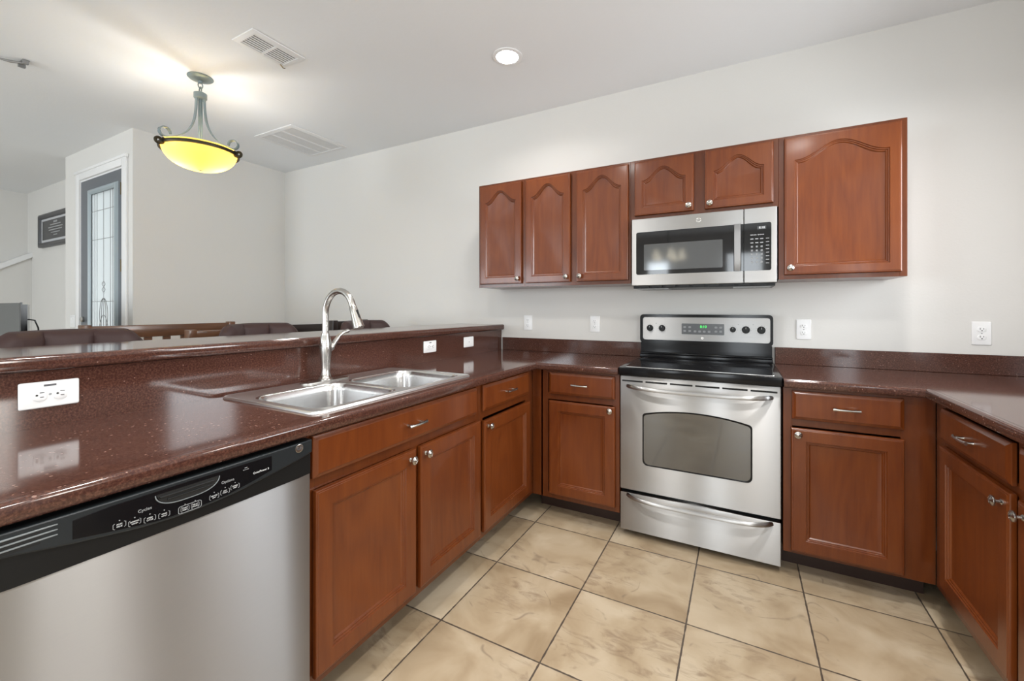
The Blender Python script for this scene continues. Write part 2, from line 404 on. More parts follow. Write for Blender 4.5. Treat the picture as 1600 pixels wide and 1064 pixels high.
bm = B(); wframe(bm, XZ, -5.5, -3.1, .6, 2.2, YB-.08, YB-.02, .05, 2); struct('window_1', bm, M['whitep'])
bm = B(); wframe(bm, YZ, -5.3, -3.9, .7, 2.2, XR+.02, XR+.08); struct('window_2', bm, M['whitep'])  # unseen window, added around the side fill light
bm = B(); wframe(bm, YZ, -.98, -.38, 1.1, 2.22, XR+.02, XR+.08, .03, 0); struct('window_3', bm, M['whitep'])
bm = B(); wframe(bm, YZ, -2.08, -1.88, 1.1, 2.22, XR+.02, XR+.08, .02, 0); struct('window_4', bm, M['whitep'])
# pony wall carrying the bar top
bm = B(); box(bm, -1.26, -1.125, -2.75, 0, 0, 1.069); struct('wall_peninsula', bm, M['wall'])
# stair knee wall with a sloping cap
def sl(y): return 1.93+(y+1.05)*.66
bm = B(); prism(bm, [(-1.0405, 0), (-1.0405, sl(-1.0405)-.03), (-3.4, sl(-3.4)-.03), (-3.4, 0)], YZ, -7.64, -7.50); struct('wall_knee', bm, M['wall'])
bm = B(); prism(bm, [(-1.0405, sl(-1.0405)-.04), (-1.0405, sl(-1.0405)+.025), (-3.42, sl(-3.42)+.025), (-3.42, sl(-3.42)-.04)], YZ, -7.655, -7.47); struct('trim_2', bm, M['whitep'])
# baseboards
bm = B(); box(bm, -3.868, -1.262, -.014, -.001, 0, .09, .004); struct('baseboard_back', bm, M['whitep'])
bm = B(); box(bm, -3.868, -3.855, -1.31, -.016, 0, .09, .004); struct('baseboard_left', bm, M['whitep'])
# front door: casing, jamb, leaf, glazed panel
bm = B()
for x0, x1, z0, z1 in ((-5.025, -4.945, 0, 2.525), (-4.035, -3.955, 0, 2.525), (-4.945, -4.035, 2.445, 2.525)):
    box(bm, x0, x1, -1.328, -1.31, z0, z1, .004)
box(bm, -5.04, -3.94, -1.338, -1.312, 2.505, 2.53, .005)
for x0, x1, z0, z1 in ((-4.945, -4.93, 0, 2.445), (-4.035, -4.022, 0, 2.445), (-4.93, -4.035, 2.43, 2.445)):
    box(bm, x0, x1, -1.312, -1.19, z0, z1)
struct('trim_1', bm, M['whitep'])
door = thing('door_1', None, None, (-4.48, -1.28, 0)); door['kind'] = 'structure'
gx0, gx1, gz0, gz1 = -4.69, -4.175, .30, 2.28
bm = B(); x0, x1, z0, z1, ya, yb = -4.928, -4.037, .012, 2.427, -1.316, -1.272
box(bm, x0, gx0, ya, yb, z0, z1); box(bm, gx1, x1, ya, yb, z0, z1); box(bm, gx0, gx1, ya, yb, z0, gz0); box(bm, gx0, gx1, ya, yb, gz1, z1)
part('door_leaf', bm, M['doorgrey'], door)
bm = B()
fr = [(0, .0), (.012, .016), (.032, .018), (.045, .008), (.05, 0)]
for a, b in (((0, 1), 1),):
    o0 = (gx0-.05, gx1+.05, gz0-.05, gz1+.05)
    loops = []
    for i_, (ins, h) in enumerate(fr):
        loops.append([(o0[0]+ins, ya-h, o0[2]+ins), (o0[1]-ins, ya-h, o0[2]+ins), (o0[1]-ins, ya-h, o0[3]-ins), (o0[0]+ins, ya-h, o0[3]-ins)])
    loops.append([(x, ya+.006, z) for x, _, z in loops[-1]])
    loft(bm, loops, False, False)
M['glazebar'] = simple('pale_blue_grey_frame', (.33, .39, .42), .35)
part('glass_frame', bm, M['glazebar'], door)
# decorative obscured glass
m, nt, b = newmat('obscured_door_glass')
b.inputs['Base Color'].default_value = (.70, .72, .72, 1); b.inputs['Roughness'].default_value = .25
b.inputs['Transmission Weight'].default_value = .8
tr = N(nt, 'ShaderNodeBsdfTranslucent'); tr.inputs[0].default_value = (.78, .80, .79, 1)
mx = N(nt, 'ShaderNodeMixShader'); mx.inputs[0].default_value = .85
L(nt, b.outputs[0], mx.inputs[1]); L(nt, tr.outputs[0], mx.inputs[2]); L(nt, mx.outputs[0], nt.nodes['Material Output'].inputs[0])
g_ = N(nt, 'ShaderNodeNewGeometry'); n_ = N(nt, 'ShaderNodeTexNoise'); n_.inputs['Scale'].default_value = 60; L(nt, g_.outputs['Position'], n_.inputs['Vector']); bump(nt, b, n_.outputs[0], .3, .01)
M['obscure'] = m
bm = B(); box(bm, gx0+.001, gx1-.001, -1.312, -1.304, gz0+.001, gz1-.001); pane = part('glass_panel', bm, M['obscure'], door)
bm = B(); cxg = (gx0+gx1)/2; yl = -1.3135
def came(a, b_, r=.0028): tube(bm, [(a[0], yl, a[1]), (b_[0], yl, b_[1])], r, 6)
for dx in (-.19, -.14, .14, .19, 0): came((cxg+dx, gz0), (cxg+dx, gz1))
for z in (.62, 1.30, 1.86, 2.12): came((gx0, z), (gx1, z), .0024)
for dx, wz in ((.05, .40), (.085, .30)):
    for sg in (-1, 1):
        tube(bm, [(cxg+sg*dx*math.sin(PI*t/12), yl, 1.28-wz/2-wz/2*math.cos(PI*t/12)+.05) for t in range(13)], .0026, 6)
for sg in (-1, 1):
    tube(bm, [(cxg+sg*(.12-.12*t/8), yl, 1.02+.16*math.sin(t/8*PI/2)) for t in range(9)], .0024, 6)
    tube(bm, [(cxg+sg*.03*math.sin(2*PI*t/12), yl, 1.38+.10*t/12) for t in range(13)], .002, 6)
part('lead_came', bm, M['tank'], door)
for z in (.3, 1.60, 2.25):
    bm = B(); box(bm, -4.042, -4.034, -1.329, -1.315, z-.05, z+.05); tube(bm, [(-4.041, -1.327, z-.052), (-4.041, -1.327, z+.052)], .006, 8)
    part('hinge', bm, M['slats'], door)
for z, rr in ((1.135, .026), (1.00, .03)):
    bm = B(); lathe(bm, [(rr, -.001), (rr, -.008), (.012, -.012), (.011, -.035), (rr*.8, -.045), (rr*.85, -.06), (rr*.5, -.07), (.0001, -.072)] if z < 1.1 else [(rr, -.001), (rr, -.014), (rr*.6, -.020), (.0001, -.021)], (-4.872, ya, z), 'Y', 20)
    part('door_knob' if z < 1.1 else 'deadbolt', bm, M['nickel'], door)

# ------------------------------------------------------------------ knobs and pulls (local: on a face at y = 0, facing -Y)
def knob_bm(x, y, z, r=.016):
    bm = B(); c = (x, y, z)
    prof = [(.0085, 0), (.0085, -.002), (.005, -.005), (.0045, -.014), (.009, -.017), (r*.93, -.0185), (r, -.021), (r*.97, -.0235), (r*.62, -.0265), (r*.58, -.0258), (r*.3, -.0285), (.0001, -.0295)]
    lathe(bm, prof, c, 'Y', 24)
    return bm
def pull_bm(x, y, z, w=.095):
    bm = B(); n = 12; pts = []; 
    for k in range(n+1):
        t = k/n*2-1; pts.append((x+t*w/2, y-.022-.006*(1-t*t), z))
    def sec(t):
        a = abs(t*2-1); return circ(.0038+.0015*a**2, 8, .0048+.0022*a**3)
    sweep(bm, pts, sec)
    for s in (-1, 1): lathe(bm, [(.0055, 0), (.0042, -.006), (.004, -.024)], (x+s*w*.36, y, z), 'Y', 12)
    return bm

# ------------------------------------------------------------------ door and drawer fronts (local, facing -Y, front plane at y = -.02)
def door_bm(x0, x1, z0, z1, arch=0, fw=.056, n=18):
    bm = B(); yf = -.021
    def ring(ins, y, inner=None):
        """rect ring inset ins; inner=(frame inset) gives the arched opening"""
        if inner is None: a, b_, c, d = x0+ins, x1-ins, z0+ins, z1-ins
        else: a, b_, c, d = x0+fw+inner, x1-fw-inner, z0+fw+inner, z1-fw-inner-(arch if arch else 0)
        top = []
        for k in range(n+1):
            t = k/n; x = b_+(a-b_)*t; z = d
            if inner is not None and arch:
                s = (t-.5)*2; s_ = min(1, abs(s)/.96)
                z = d+arch*(.5+.5*math.cos(PI*s_))
            top.append((x, y, z))
        pts = [(a+(b_-a)*k/n, y, c) for k in range(n)]+[(b_, y, c+(d-c)*k/4) for k in range(4)]+top[:n]
        pts += [(a, y, (top[n][2])+(c-top[n][2])*k/4) for k in range(4)]
        return pts
    loops = [ring(.002, -.001), ring(.0, -.004), ring(.0, yf+.007), ring(.0015, yf+.003), ring(.004, yf+.0015), ring(.0075, yf+.0013), ring(.009, yf), ]
    loops += [ring(0, yf, 0), ring(0, yf+.0045, .0022), ring(0, yf+.0048, .0062), ring(0, yf+.0088, .0085), ring(0, yf+.0088, .0125), ring(0, yf+.0140, .0165), ring(0, yf+.0146, .0195)]
    loft(bm, loops, True, True)
    return bm
def drawer_bm(x0, x1, z0, z1):
    bm = B(); yf = -.021
    def r(i, y): return [(x0+i, y, z0+i), (x1-i, y, z0+i), (x1-i, y, z1-i), (x0+i, y, z1-i)]
    loft(bm, [r(.001, -.001), r(0, -.003), r(0, yf+.009), r(.0015, yf+.0075), r(.003, yf+.007), r(.011, yf+.002), r(.014, yf)], True, True)
    return bm

def cab_box(c, w, d, z0, z1, kick=0, stiles=(), rails=(), lw=.038, rw=.038, mat='cherry_dark', top_open=False, side_mat='cherry', kick_d=.13):
    """carcass, face frame and toe kick of a cabinet, local coords: front plane y=0, depth +d"""
    t = .016
    bm = B(); box(bm, 0, t, .02, d, z0, z1); box(bm, w-t, w, .02, d, z0, z1); box(bm, t, w-t, .02, d, z0, z0+t); box(bm, t, w-t, d-.008, d, z0+t, z1)
    if not top_open: box(bm, t, w-t, .02, d-.008, z1-t, z1)
    part('cabinet_box', bm, M[side_mat], c, True)
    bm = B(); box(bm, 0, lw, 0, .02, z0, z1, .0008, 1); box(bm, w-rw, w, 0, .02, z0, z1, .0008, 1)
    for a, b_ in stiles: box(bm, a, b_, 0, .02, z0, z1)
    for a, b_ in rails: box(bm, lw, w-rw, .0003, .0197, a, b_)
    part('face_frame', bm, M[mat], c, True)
    bm = B(); box(bm, lw, w-rw, .021, .026, z0+.02, z1-.02); part('back_of_doors', bm, M['cherry_in'], c, True) if False else bm.free()
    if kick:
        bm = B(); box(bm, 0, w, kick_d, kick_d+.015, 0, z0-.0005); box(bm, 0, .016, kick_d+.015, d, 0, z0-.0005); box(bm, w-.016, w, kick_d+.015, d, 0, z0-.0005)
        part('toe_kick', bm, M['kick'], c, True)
def add_door(c, x0, x1, z0, z1, kx, kz, arch=0, **kw):
    d = part('door', door_bm(x0, x1, z0, z1, arch, **kw), M['cherry'], c, True, 25)
    part('knob', knob_bm(kx, -.021, kz), M['nickel'], d, True)
def add_drawer(c, x0, x1, z0, z1, px=None):
    d = part('drawer', drawer_bm(x0, x1, z0, z1), M['cherry'], c, True, 25)
    part('pull', pull_bm((x0+x1)/2 if px is None else px, -.021, (z0+z1)/2), M['nickel'], d, True)

ZB, ZT = .114, .874          # base cabinet box
R2 = [(ZB, ZB+.035), (.700, .738), (ZT-.018, ZT)]
PX = -.535                   # peninsula face frame plane (faces +X)
# sink base
c = thing('sink_base_cabinet', 'cherry base cabinet under the double sink, wide false drawer over two doors', 'base cabinet', (PX, -2.104, 0), PI/2)
cab_box(c, .921, .585, ZB, ZT, 1, [(.445, .487)], R2, .036, .036, top_open=True, kick_d=.125)
add_drawer(c, .020, .883, .737, .863, .444)
add_door(c, .026, .457, .147, .700, .424, .667)
add_door(c, .481, .910-.002, .147, .700, .510, .667)
c = thing('narrow_base_cabinet', 'narrow cherry base cabinet between the sink cabinet and the inner corner', 'base cabinet', (PX, -1.182, 0), PI/2)
cab_box(c, .5865, .585, ZB, ZT, 1, [], R2, .03, .0945, kick_d=.125)
add_drawer(c, .017, .505, .737, .863)
add_door(c, .017, .520, .147, .690, .052, .660)
# back run, left of the range
c = thing('base_cabinet', 'cherry base cabinet left of the range, one drawer over one door', 'base cabinet', (-.5345, -.595, 0), 0)
cab_box(c, .5325, .575, ZB, ZT, 1, [(.06, .105)], R2, .07, .036, kick_d=.13)
add_drawer(c, .117, .508, .735, .862)
add_door(c, .117, .511, .143, .695, .486, .675)
# back run, right of the range
c = thing('base_cabinet', 'cherry base cabinet right of the range, drawer over a wide door', 'base cabinet', (.762, -.595, 0), 0)
cab_box(c, .527, .575, ZB, ZT, 1, [], R2, .036, .11, kick_d=.13)
add_drawer(c, .034, .426, .733, .862)
add_door(c, .030, .426, .130, .693, .055, .668)
# right run (faces -X)
RX = 1.29
c = thing('base_cabinet', 'cherry base cabinet on the right wall next to the corner', 'base cabinet', (RX, -.6, 0), -PI/2)
cab_box(c, .592, .585, ZB, ZT, 1, [], R2, .085, .026, kick_d=.12)
add_drawer(c, .088, .563, .728, .852)
add_door(c, .086, .566, .160, .706, .533, .668)
c = thing('base_cabinet', 'cherry base cabinet on the right wall nearest the camera, cut off by the photo edge', 'base cabinet', (RX, -1.195, 0), -PI/2)
cab_box(c, .80, .585, ZB, ZT, 1, [(.38, .42)], R2, .026, .03, kick_d=.12)
add_drawer(c, .012, .388, .728, .852)
add_drawer(c, .412, .785, .728, .852)
add_door(c, .012, .388, .160, .706, .045, .668)
add_door(c, .412, .785, .160, .706, .75, .668)

# upper cabinets (front frame y=-.312)
UY = -.312
def upper(x0, x1, z0, z1, label, doors, stiles=()):
    c = thing('wall_cabinet', label, 'wall cabinet', (x0, UY, z0), 0)
    w_ = x1-x0; h = z1-z0
    cab_box(c, w_, .310, 0, h, 0, stiles, [(0, .03), (h-.03, h)], .028, .028)
    for a, b_, ks, arch in doors:
        a -= x0; b_ -= x0
        zk = .028+.022
        add_door(c, a, b_, .022, h-.016, a+.026 if ks < 0 else b_-.026, .022+.034 if h > .5 else .022+.028, arch, fw=.044)
upper(-1.108, -.7325, 1.389, 2.132, 'single-door cherry wall cabinet at the far left end of the upper row', [(-1.089, -.750, 1, .078)])
upper(-.732, -.0055, 1.389, 2.132, 'tall two-door cherry wall cabinet between the end cabinet and the microwave', [(-.718, -.392, 1, .078), (-.350, -.017, -1, .078)], [(.338, .384)])
upper(-.005, .7625, 1.772, 2.132, 'short two-door cherry wall cabinet directly above the microwave', [(.020, .352, 1, .072), (.409, .740, -1, .072)], [(.355, .416)])
upper(.763, 1.277, 1.389, 2.132, 'large single-door cherry wall cabinet at the right end of the upper row', [(.787, 1.254, -1, .074)])

# ------------------------------------------------------------------ countertops
ZC = .914
def nose_sec(t=.038, out=.022, r=.012):
    s = [(-.001, 0), (out-.010, 0)]
    # small step then round-over, flat face, eased underside
    s += [(out-.009, -.0012)]
    for k in range(1, 6):
        a = PI/2*(1-k/5); s.append((out-.009+.009*math.cos(a), -.0105+.0093*math.sin(a)))
    s += [(out, -t+.008), (out-.002, -t+.003), (out-.006, -t), (-.001, -t)]
    return s
ct = thing('countertop', 'glossy red-brown speckled stone countertop along the peninsula and back wall to the range', 'countertop', (-.8, -1.0, .876))
bm = B()
def slab(x0, x1, y0, y1, z0=.876, z1=ZC): box(bm, x0, x1, y0, y1, z0, z1)
sx0, sx1, sy0, sy1 = -1.045, -.572, -2.030, -1.240       # cut-out under the sink rim
NX, NY = -.513, -.612
slab(-1.1, NX, -2.76, sy0); slab(-1.1, sx0, sy0, sy1); slab(sx1, NX, sy0, sy1); slab(-1.1, NX, sy1, 0); slab(NX, -.004, NY, 0)
sweep(bm, [(NX, -2.76, ZC), (NX, NY, ZC), (-.004, NY, ZC)], [(s, h) for s, h in nose_sec()])
part('worktop', bm, M['stone'], ct)
bm = B(); box(bm, -1.081, -.006, -.020, -.0015, ZC+.0003, 1.011, .0015, 1); part('backsplash', bm, M['stone'], ct)
bm = B(); box(bm, -1.124, -1.1005, -2.76, -.001, .876, 1.068); part('splash_panel', bm, M['stone'], ct, label='tall stone panel between counter and bar top')
ct2 = thing('countertop', 'glossy red-brown stone countertop turning the corner right of the range', 'countertop', (1.5, -.8, .876))
bm = B(); RN = 1.268
box(bm, .763, RN, NY, -.0015, .876, ZC); box(bm, RN, 1.928, -2.02, -.0015, .876, ZC)
sweep(bm, [(.763, NY, ZC), (RN, NY, ZC), (RN, -2.02, ZC)], nose_sec())
part('worktop', bm, M['stone'], ct2)
bm = B(); box(bm, .765, 1.928, -.020, -.0015, ZC+.0003, 1.011, .0015, 1); box(bm, 1.908, 1.928, -2.02, -.0205, ZC+.0003, 1.011, .0015, 1); part('backsplash', bm, M['stone'], ct2)
bar = B(); bm = bar
box(bm, -1.50, -1.098, -2.78, -.0015, 1.071, 1.111)
sweep(bm, [(-1.099, -2.78, 1.111), (-1.099, -.0015, 1.111)], nose_sec(.040, .022))
sweep(bm, [(-1.499, -.0015, 1.111), (-1.499, -2.78, 1.111)], nose_sec(.040, .022))
o = part('bar_countertop', bm, M['stone']); tag(o, 'long raised red-brown stone bar top on the half wall behind the sink', 'bar top')

# ------------------------------------------------------------------ sink
sk = thing('kitchen_sink', 'stainless steel drop-in double bowl sink set in the peninsula counter', 'sink', (-.81, -1.635, ZC))
def ringpts(x0, x1, y0, y1, r, z, n=5): return [(a, b_, z) for a, b_ in rrect(x0, x1, y0, y1, r, n)]
X0, X1, Y0, Y1 = -1.078, -.552, -2.056, -1.214
bowls = [(-.955, -.592, -2.015, -1.655), (-.955, -.592, -1.615, -1.250)]
bm = B()
# deck as a plate with two holes: outer rolled rim, then bridging faces through a grid of strips
zt = ZC+.0065
loft(bm, [ringpts(X0, X1, Y0, Y1, .035, ZC+.0006), ringpts(X0+.001, X1-.001, Y0+.001, Y1-.001, .034, ZC+.005), ringpts(X0+.004, X1-.004, Y0+.004, Y1-.004, .032, ZC+.008), ringpts(X0+.009, X1-.009, Y0+.009, Y1-.009, .029, ZC+.008), ringpts(X0+.013, X1-.013, Y0+.013, Y1-.013, .026, zt)], False, False)
outer = [v for v in bm.verts if abs(v.co.z-zt) < 1e-6]
def edges_loop(pts):
    vs = [bm.verts.new(p) for p in pts]
    return [bm.edges.new((vs[i], vs[(i+1) % len(vs)])) for i in range(len(vs))]
oe = list({e for v in outer for e in v.link_edges if all(abs(w_.co.z-zt) < 1e-6 for w_ in e.verts)})
be = []
for (a, b_, c_, d_) in bowls: be += edges_loop(ringpts(a-.006, b_+.006, c_-.006, d_+.006, .062, zt))
bmesh.ops.triangle_fill(bm, edges=oe+be, use_beauty=True)
part('sink_deck', bm, M['sinkdeck'], sk, angle=50)
for (a, b_, c_, d_) in bowls:
    bm = B(); lo = []
    for ins, z, r in ((-.006, zt, .062), (-.002, zt-.001, .060), (.001, zt-.005, .058), (.004, zt-.03, .056), (.010, zt-.14, .055), (.018, zt-.165, .052), (.035, zt-.180, .045), (.06, zt-.185, .04)):
        lo.append(ringpts(a+ins, b_-ins, c_+ins, d_-ins, r, z))
    loft(bm, lo, False, True)
    bw = part('bowl', bm, M['sinksteel'], sk, angle=60)
    bm = B(); cxx, cyy = (a+b_)/2-.03, (c_+d_)/2; lathe(bm, [(.044, .0005), (.044, .003), (.036, .004), (.03, .001), (.028, .0015), (.0001, .002)], (cxx, cyy, zt-.185), 'Z', 24)
    part('drain', bm, M['chrome'], bw)
# faucet
FX, FY = -1.022, -1.66
fa = thing('faucet', 'brushed nickel gooseneck pull-down faucet behind the sink bowls', 'faucet', (FX, FY, zt))
bm = B(); prism(bm, [(FX+a, FY+b_) for a, b_ in rrect(-.028, .028, -.115, .115, .027, 6)], XY, zt+.0003, zt+.006); part('escutcheon', bm, M['nickel'], fa)
bm = B(); lathe(bm, [(.030, .0063), (.030, .010), (.024, .018), (.020, .035), (.019, .06), (.021, .09), (.0245, .12), (.0255, .145), (.024, .17), (.019, .195), (.0165, .205), (.0165, .2085), (.0145, .210)], (FX, FY, zt), 'Z', 28); part('body', bm, M['nickel'], fa)
pts = [(FX, FY, zt+.205), (FX, FY, zt+.25), (FX, FY, 1.215)]
for k in range(1, 13):
    a = PI-(PI*.90)*k/12; pts.append((FX+.088+.088*math.cos(a), FY, 1.215+.098*math.sin(a)))
bm = B(); tube(bm, pts, .0135, 14); part('spout', bm, M['nickel'], fa)
e = Vector(pts[-1]); dvec = (e-Vector(pts[-2])).normalized()
bm = B(); tube(bm, [e+dvec*t for t in (.0, .002, .03, .07, .094, .097)], [.0145, .0155, .017, .0205, .0225, .019], 18); hd = part('spray_head', bm, M['nickel'], fa)
bm = B(); q = e+dvec*.035+Vector((.0165, 0, .003)); tube(bm, [q-dvec*.016, q+dvec*.02], [.005, .005], 8); part('spray_button', bm, M['blackm'], hd)
bm = B(); tube(bm, [(FX, FY+.012, zt+.135), (FX, FY+.032, zt+.148), (FX+.002, FY+.036, zt+.150)], [.017, .016, .012], 16)
tube(bm, [(FX, FY+.034, zt+.148), (FX+.003, FY+.047, zt+.170), (FX+.006, FY+.066, zt+.195), (FX+.008, FY+.090, zt+.210), (FX+.009, FY+.112, zt+.215), (FX+.009, FY+.118, zt+.215)], [.011, .0105, .0085, .0075, .009, .005], 12)
part('lever_handle', bm, M['nickel'], fa)

# ------------------------------------------------------------------ outlets (local: plate in XZ, facing -Y, centre at origin)
def plate(bm, w_, h): 
    loft(bm, [[(a, y, b_) for a, b_ in rrect(-w_/2+i, w_/2-i, -h/2+i, h/2-i, .004, 3)] for i, y in ((0, -.0005), (0, -.003), (.0015, -.005), (.003, -.0055))], True, True)
def outlet(loc, rz, label, kind='duplex', horiz=False, w_=.071, h=.115, group=None):
    c = thing('wall_outlet' if kind != 'blank' else 'blank_wall_plate', label, 'outlet' if kind != 'blank' else 'wall plate', loc, rz)
    if horiz: w_, h = h, w_
    bm = B(); plate(bm, w_, h); part('cover_plate', bm, M['white'], c, True)
    if kind == 'blank':
        bm = B(); lathe(bm, [(.004, 0), (.004, -.001), (.0001, -.0015)], (0, -.0055, 0), 'Y', 10); part('screw', bm, M['print'], c, True); return c
    if kind == 'switch':
        for sx in (-.023, .023):
            bm = B(); box(bm, sx-.016, sx+.016, -.0085, -.0055, -.033, .033, .0015, 1); part('rocker', bm, M['white'], c, True)
        return c
    R = Matrix.Rotation(PI/2, 4, 'Y') if horiz else Matrix.Identity(4)
    for s in (-1, 1):
        bm = B(); f = [(a, b_+s*.0195) for a, b_ in [(.0165*math.cos(q), max(-.0125, min(.0125, .0165*math.sin(q)))) for q in [2*PI*k/28 for k in range(28)]]]
        loft(bm, [[(a*1.0, -.0055, b_) for a, b_ in f], [(a, -.0075, b_) for a, b_ in f], [(a*.95, -.008, (b_-s*.0195)*.95+s*.0195) for a, b_ in f]], False, True)
        bm.transform(R); rc = part('receptacle', bm, M['white'], c, True)
        bm = B()
        box(bm, -.0072, -.0052, -.0086, -.0078, s*.0195-.001, s*.0195+.008); box(bm, .0048, .0066, -.0086, -.0078, s*.0195, s*.0195+.007)
        lathe(bm, [(.0025, -.0078), (.0025, -.0087)], (0, 0, s*.0195-.006), 'Y', 10)
        bm.transform(R); part('slots', bm, M['slot'], rc, True)
    bm = B(); lathe(bm, [(.003, -.0055), (.003, -.0068), (.0001, -.007)], (0, 0, 0), 'Y', 10); part('screw', bm, M['print'], c, True)
    return c
ox = -1.1003
o = outlet((ox, -2.468, 1.003), PI/2, 'white horizontal double outlet on the stone panel above the dishwasher', horiz=True)
bm = B(); box(bm, -.012, .012, -.0058, -.0052, .022, .0275); part('label_strip', bm, M['printd'], o, True)
o = outlet((ox, -.872, 1.004), PI/2, 'white horizontal outlet on the stone panel just right of the faucet', horiz=True)
bm = B(); box(bm, -.010, .010, -.0058, -.0052, .022, .0265); part('label_strip', bm, M['printd'], o, True)
outlet((ox, -.459, 1.004), PI/2, 'square white blank plate on the stone panel near the corner', 'blank', True)
outlet((-.862, -.0003, 1.127), 0, 'white upright outlet on the back wall nearest the bar top')
outlet((-.330, -.0003, 1.127), 0, 'white upright outlet on the back wall just left of the range')
outlet((.907, -.0003, 1.117), 0, 'white upright outlet on the back wall just right of the range', w_=.071)
outlet((1.637, -.0003, 1.115), 0, 'white upright outlet on the back wall at the far right end')
outlet((-5.15, -1.3103, 1.115), 0, 'pale light switch plate on the wall left of the grey front door', 'switch', w_=.115)

# ------------------------------------------------------------------ range
rg = thing('range', 'freestanding stainless steel electric range with black glass cooktop between the base cabinets', 'range', (.379, -.32, 0))
bm = B(); box(bm, .004, .752, -.555, -.025, .035, .874); 
for x in (.05, .70):
    for y in (-.52, -.08): lathe(bm, [(.016, .001), (.016, .036)], (x, y, 0), 'Z', 12)
part('body', bm, M['blackm'], rg)
def bar_handle(bm, x0, x1, z, yface, out=.052, r=.0105, n=20):
    pts = []
    for k in range(n+1):
        t = k/n; s = abs(2*t-1)
        yy = yface+.004-(out)*(1-s**7)**.9 if s < 1 else yface+.004
        zz = z-.012*(1-s*s)*0
        pts.append((x0+(x1-x0)*t, yy, zz-.006*(1-s**2)))
    # denser ends
    full = []
    for i in range(len(pts)-1):
        full.append(pts[i])
        if i in (0, len(pts)-2):
            for q in (.25, .5, .75):
                t = (i+q)/n; s = abs(2*t-1)
                full.append((x0+(x1-x0)*t, yface+.004-out*(1-s**7)**.9, z-.006*(1-s**2)))
    full.append(pts[-1])
    tube(bm, full, r, 12)
bm = B(); box(bm, .003, .754, -.598, -.557, .034, .238, .005); dr = part('storage_drawer', bm, M['steel'], rg)
bm = B(); bar_handle(bm, .044, .716, .226, -.598); part('handle', bm, M['steel'], dr)
# oven door with arched window opening
bm = B(); box(bm, .003, .754, -.600, -.557, .256, .872, .005); od = part('oven_door', bm, M['steel'], rg)
def owin(ins):
    x0, x1, zb, ze, zc = .122+ins, .637-ins, .400+ins, .676-ins, .704-ins
    p = []; r = .026
    for k in range(6): a = PI+PI/2*k/5; p.append((x0+r+r*math.cos(a), zb+r+r*math.sin(a)))
    for k in range(6): a = -PI/2+PI/2*k/5; p.append((x1-r+r*math.cos(a), zb+r+r*math.sin(a)))
    for k in range(5): a = PI/2*k/5; p.append((x1-.02+.02*math.cos(a), ze-.014+.018*math.sin(a)))
    for k in range(1, 18):
        t = k/18; x = x1-.02+(x0+.02-x1+.02)*t; p.append((x, ze+(zc-ze)*math.sin(PI*t)**.8+.004))
    for k in range(1, 6): a = PI/2+PI/2*k/5; p.append((x0+.02+.02*math.cos(a), ze-.014+.018*math.sin(a)))
    return p
bm = B(); loft(bm, [[(a, -.600, b_) for a, b_ in owin(0)], [(a, -.6015, b_) for a, b_ in owin(.001)], [(a, -.6015, b_) for a, b_ in owin(.006)], [(a, -.6005, b_) for a, b_ in owin(.008)]], False, False); part('window_gasket', bm, M['black'], od)
bm = B(); bm.faces.new([bm.verts.new((a, -.6008, b_)) for a, b_ in owin(.0065)]); part('oven_window', bm, M['window'], od)
bm = B(); bar_handle(bm, .044, .716, .818, -.600); part('handle', bm, M['steel'], od)
bm = B()
for x0, x1 in ((.014, .124), (.138, .248), (.262, .371), (.384, .495), (.507, .617), (.629, .739)): box(bm, x0, x1, -.6008, -.599, .8412, .8496)
part('vent_slots', bm, M['dark'], od)
# cooktop
ck = B(); bm = ck
box(bm, -.0025, .7595, -.618, -.026, .8755, .921, .006, 3); cook = part('cooktop', bm, M['black'], rg)
bm = B(); loft(bm, [[(a, b_, z) for a, b_ in rrect(.030-i, .727+i, -.598-i, -.125+i, .012, 4)] for i, z in ((.002, .9208), (.0015, .9232), (-.0005, .9232), (-.001, .9225))], False, False); part('glass_trim', bm, M['chrome'], cook)
bm = B(); prism(bm, rrect(.0315, .7255, -.5965, -.1265, .012, 4), XY, .9206, .9226); part('ceramic_glass', bm, M['glass'], cook)
M['burner'] = simple('burner_ring_print', (.035, .035, .037), .2)
for x, y, r in ((.20, -.46, .088), (.56, -.46, .115), (.20, -.22, .075), (.56, -.22, .085), (.38, -.36, .05)):
    bm = B()
    for q in (r, r*.62): 
        a = [bm.verts.new((x+q*math.cos(2*PI*k/40), y+q*math.sin(2*PI*k/40), .9228)) for k in range(40)]; b_ = [bm.verts.new((x+(q-.003)*math.cos(2*PI*k/40), y+(q-.003)*math.sin(2*PI*k/40), .9228)) for k in range(40)]
        for k in range(40): bm.faces.new((a[k], a[(k+1) % 40], b_[(k+1) % 40], b_[k]))
    part('burner_ring', bm, M['burner'], cook)
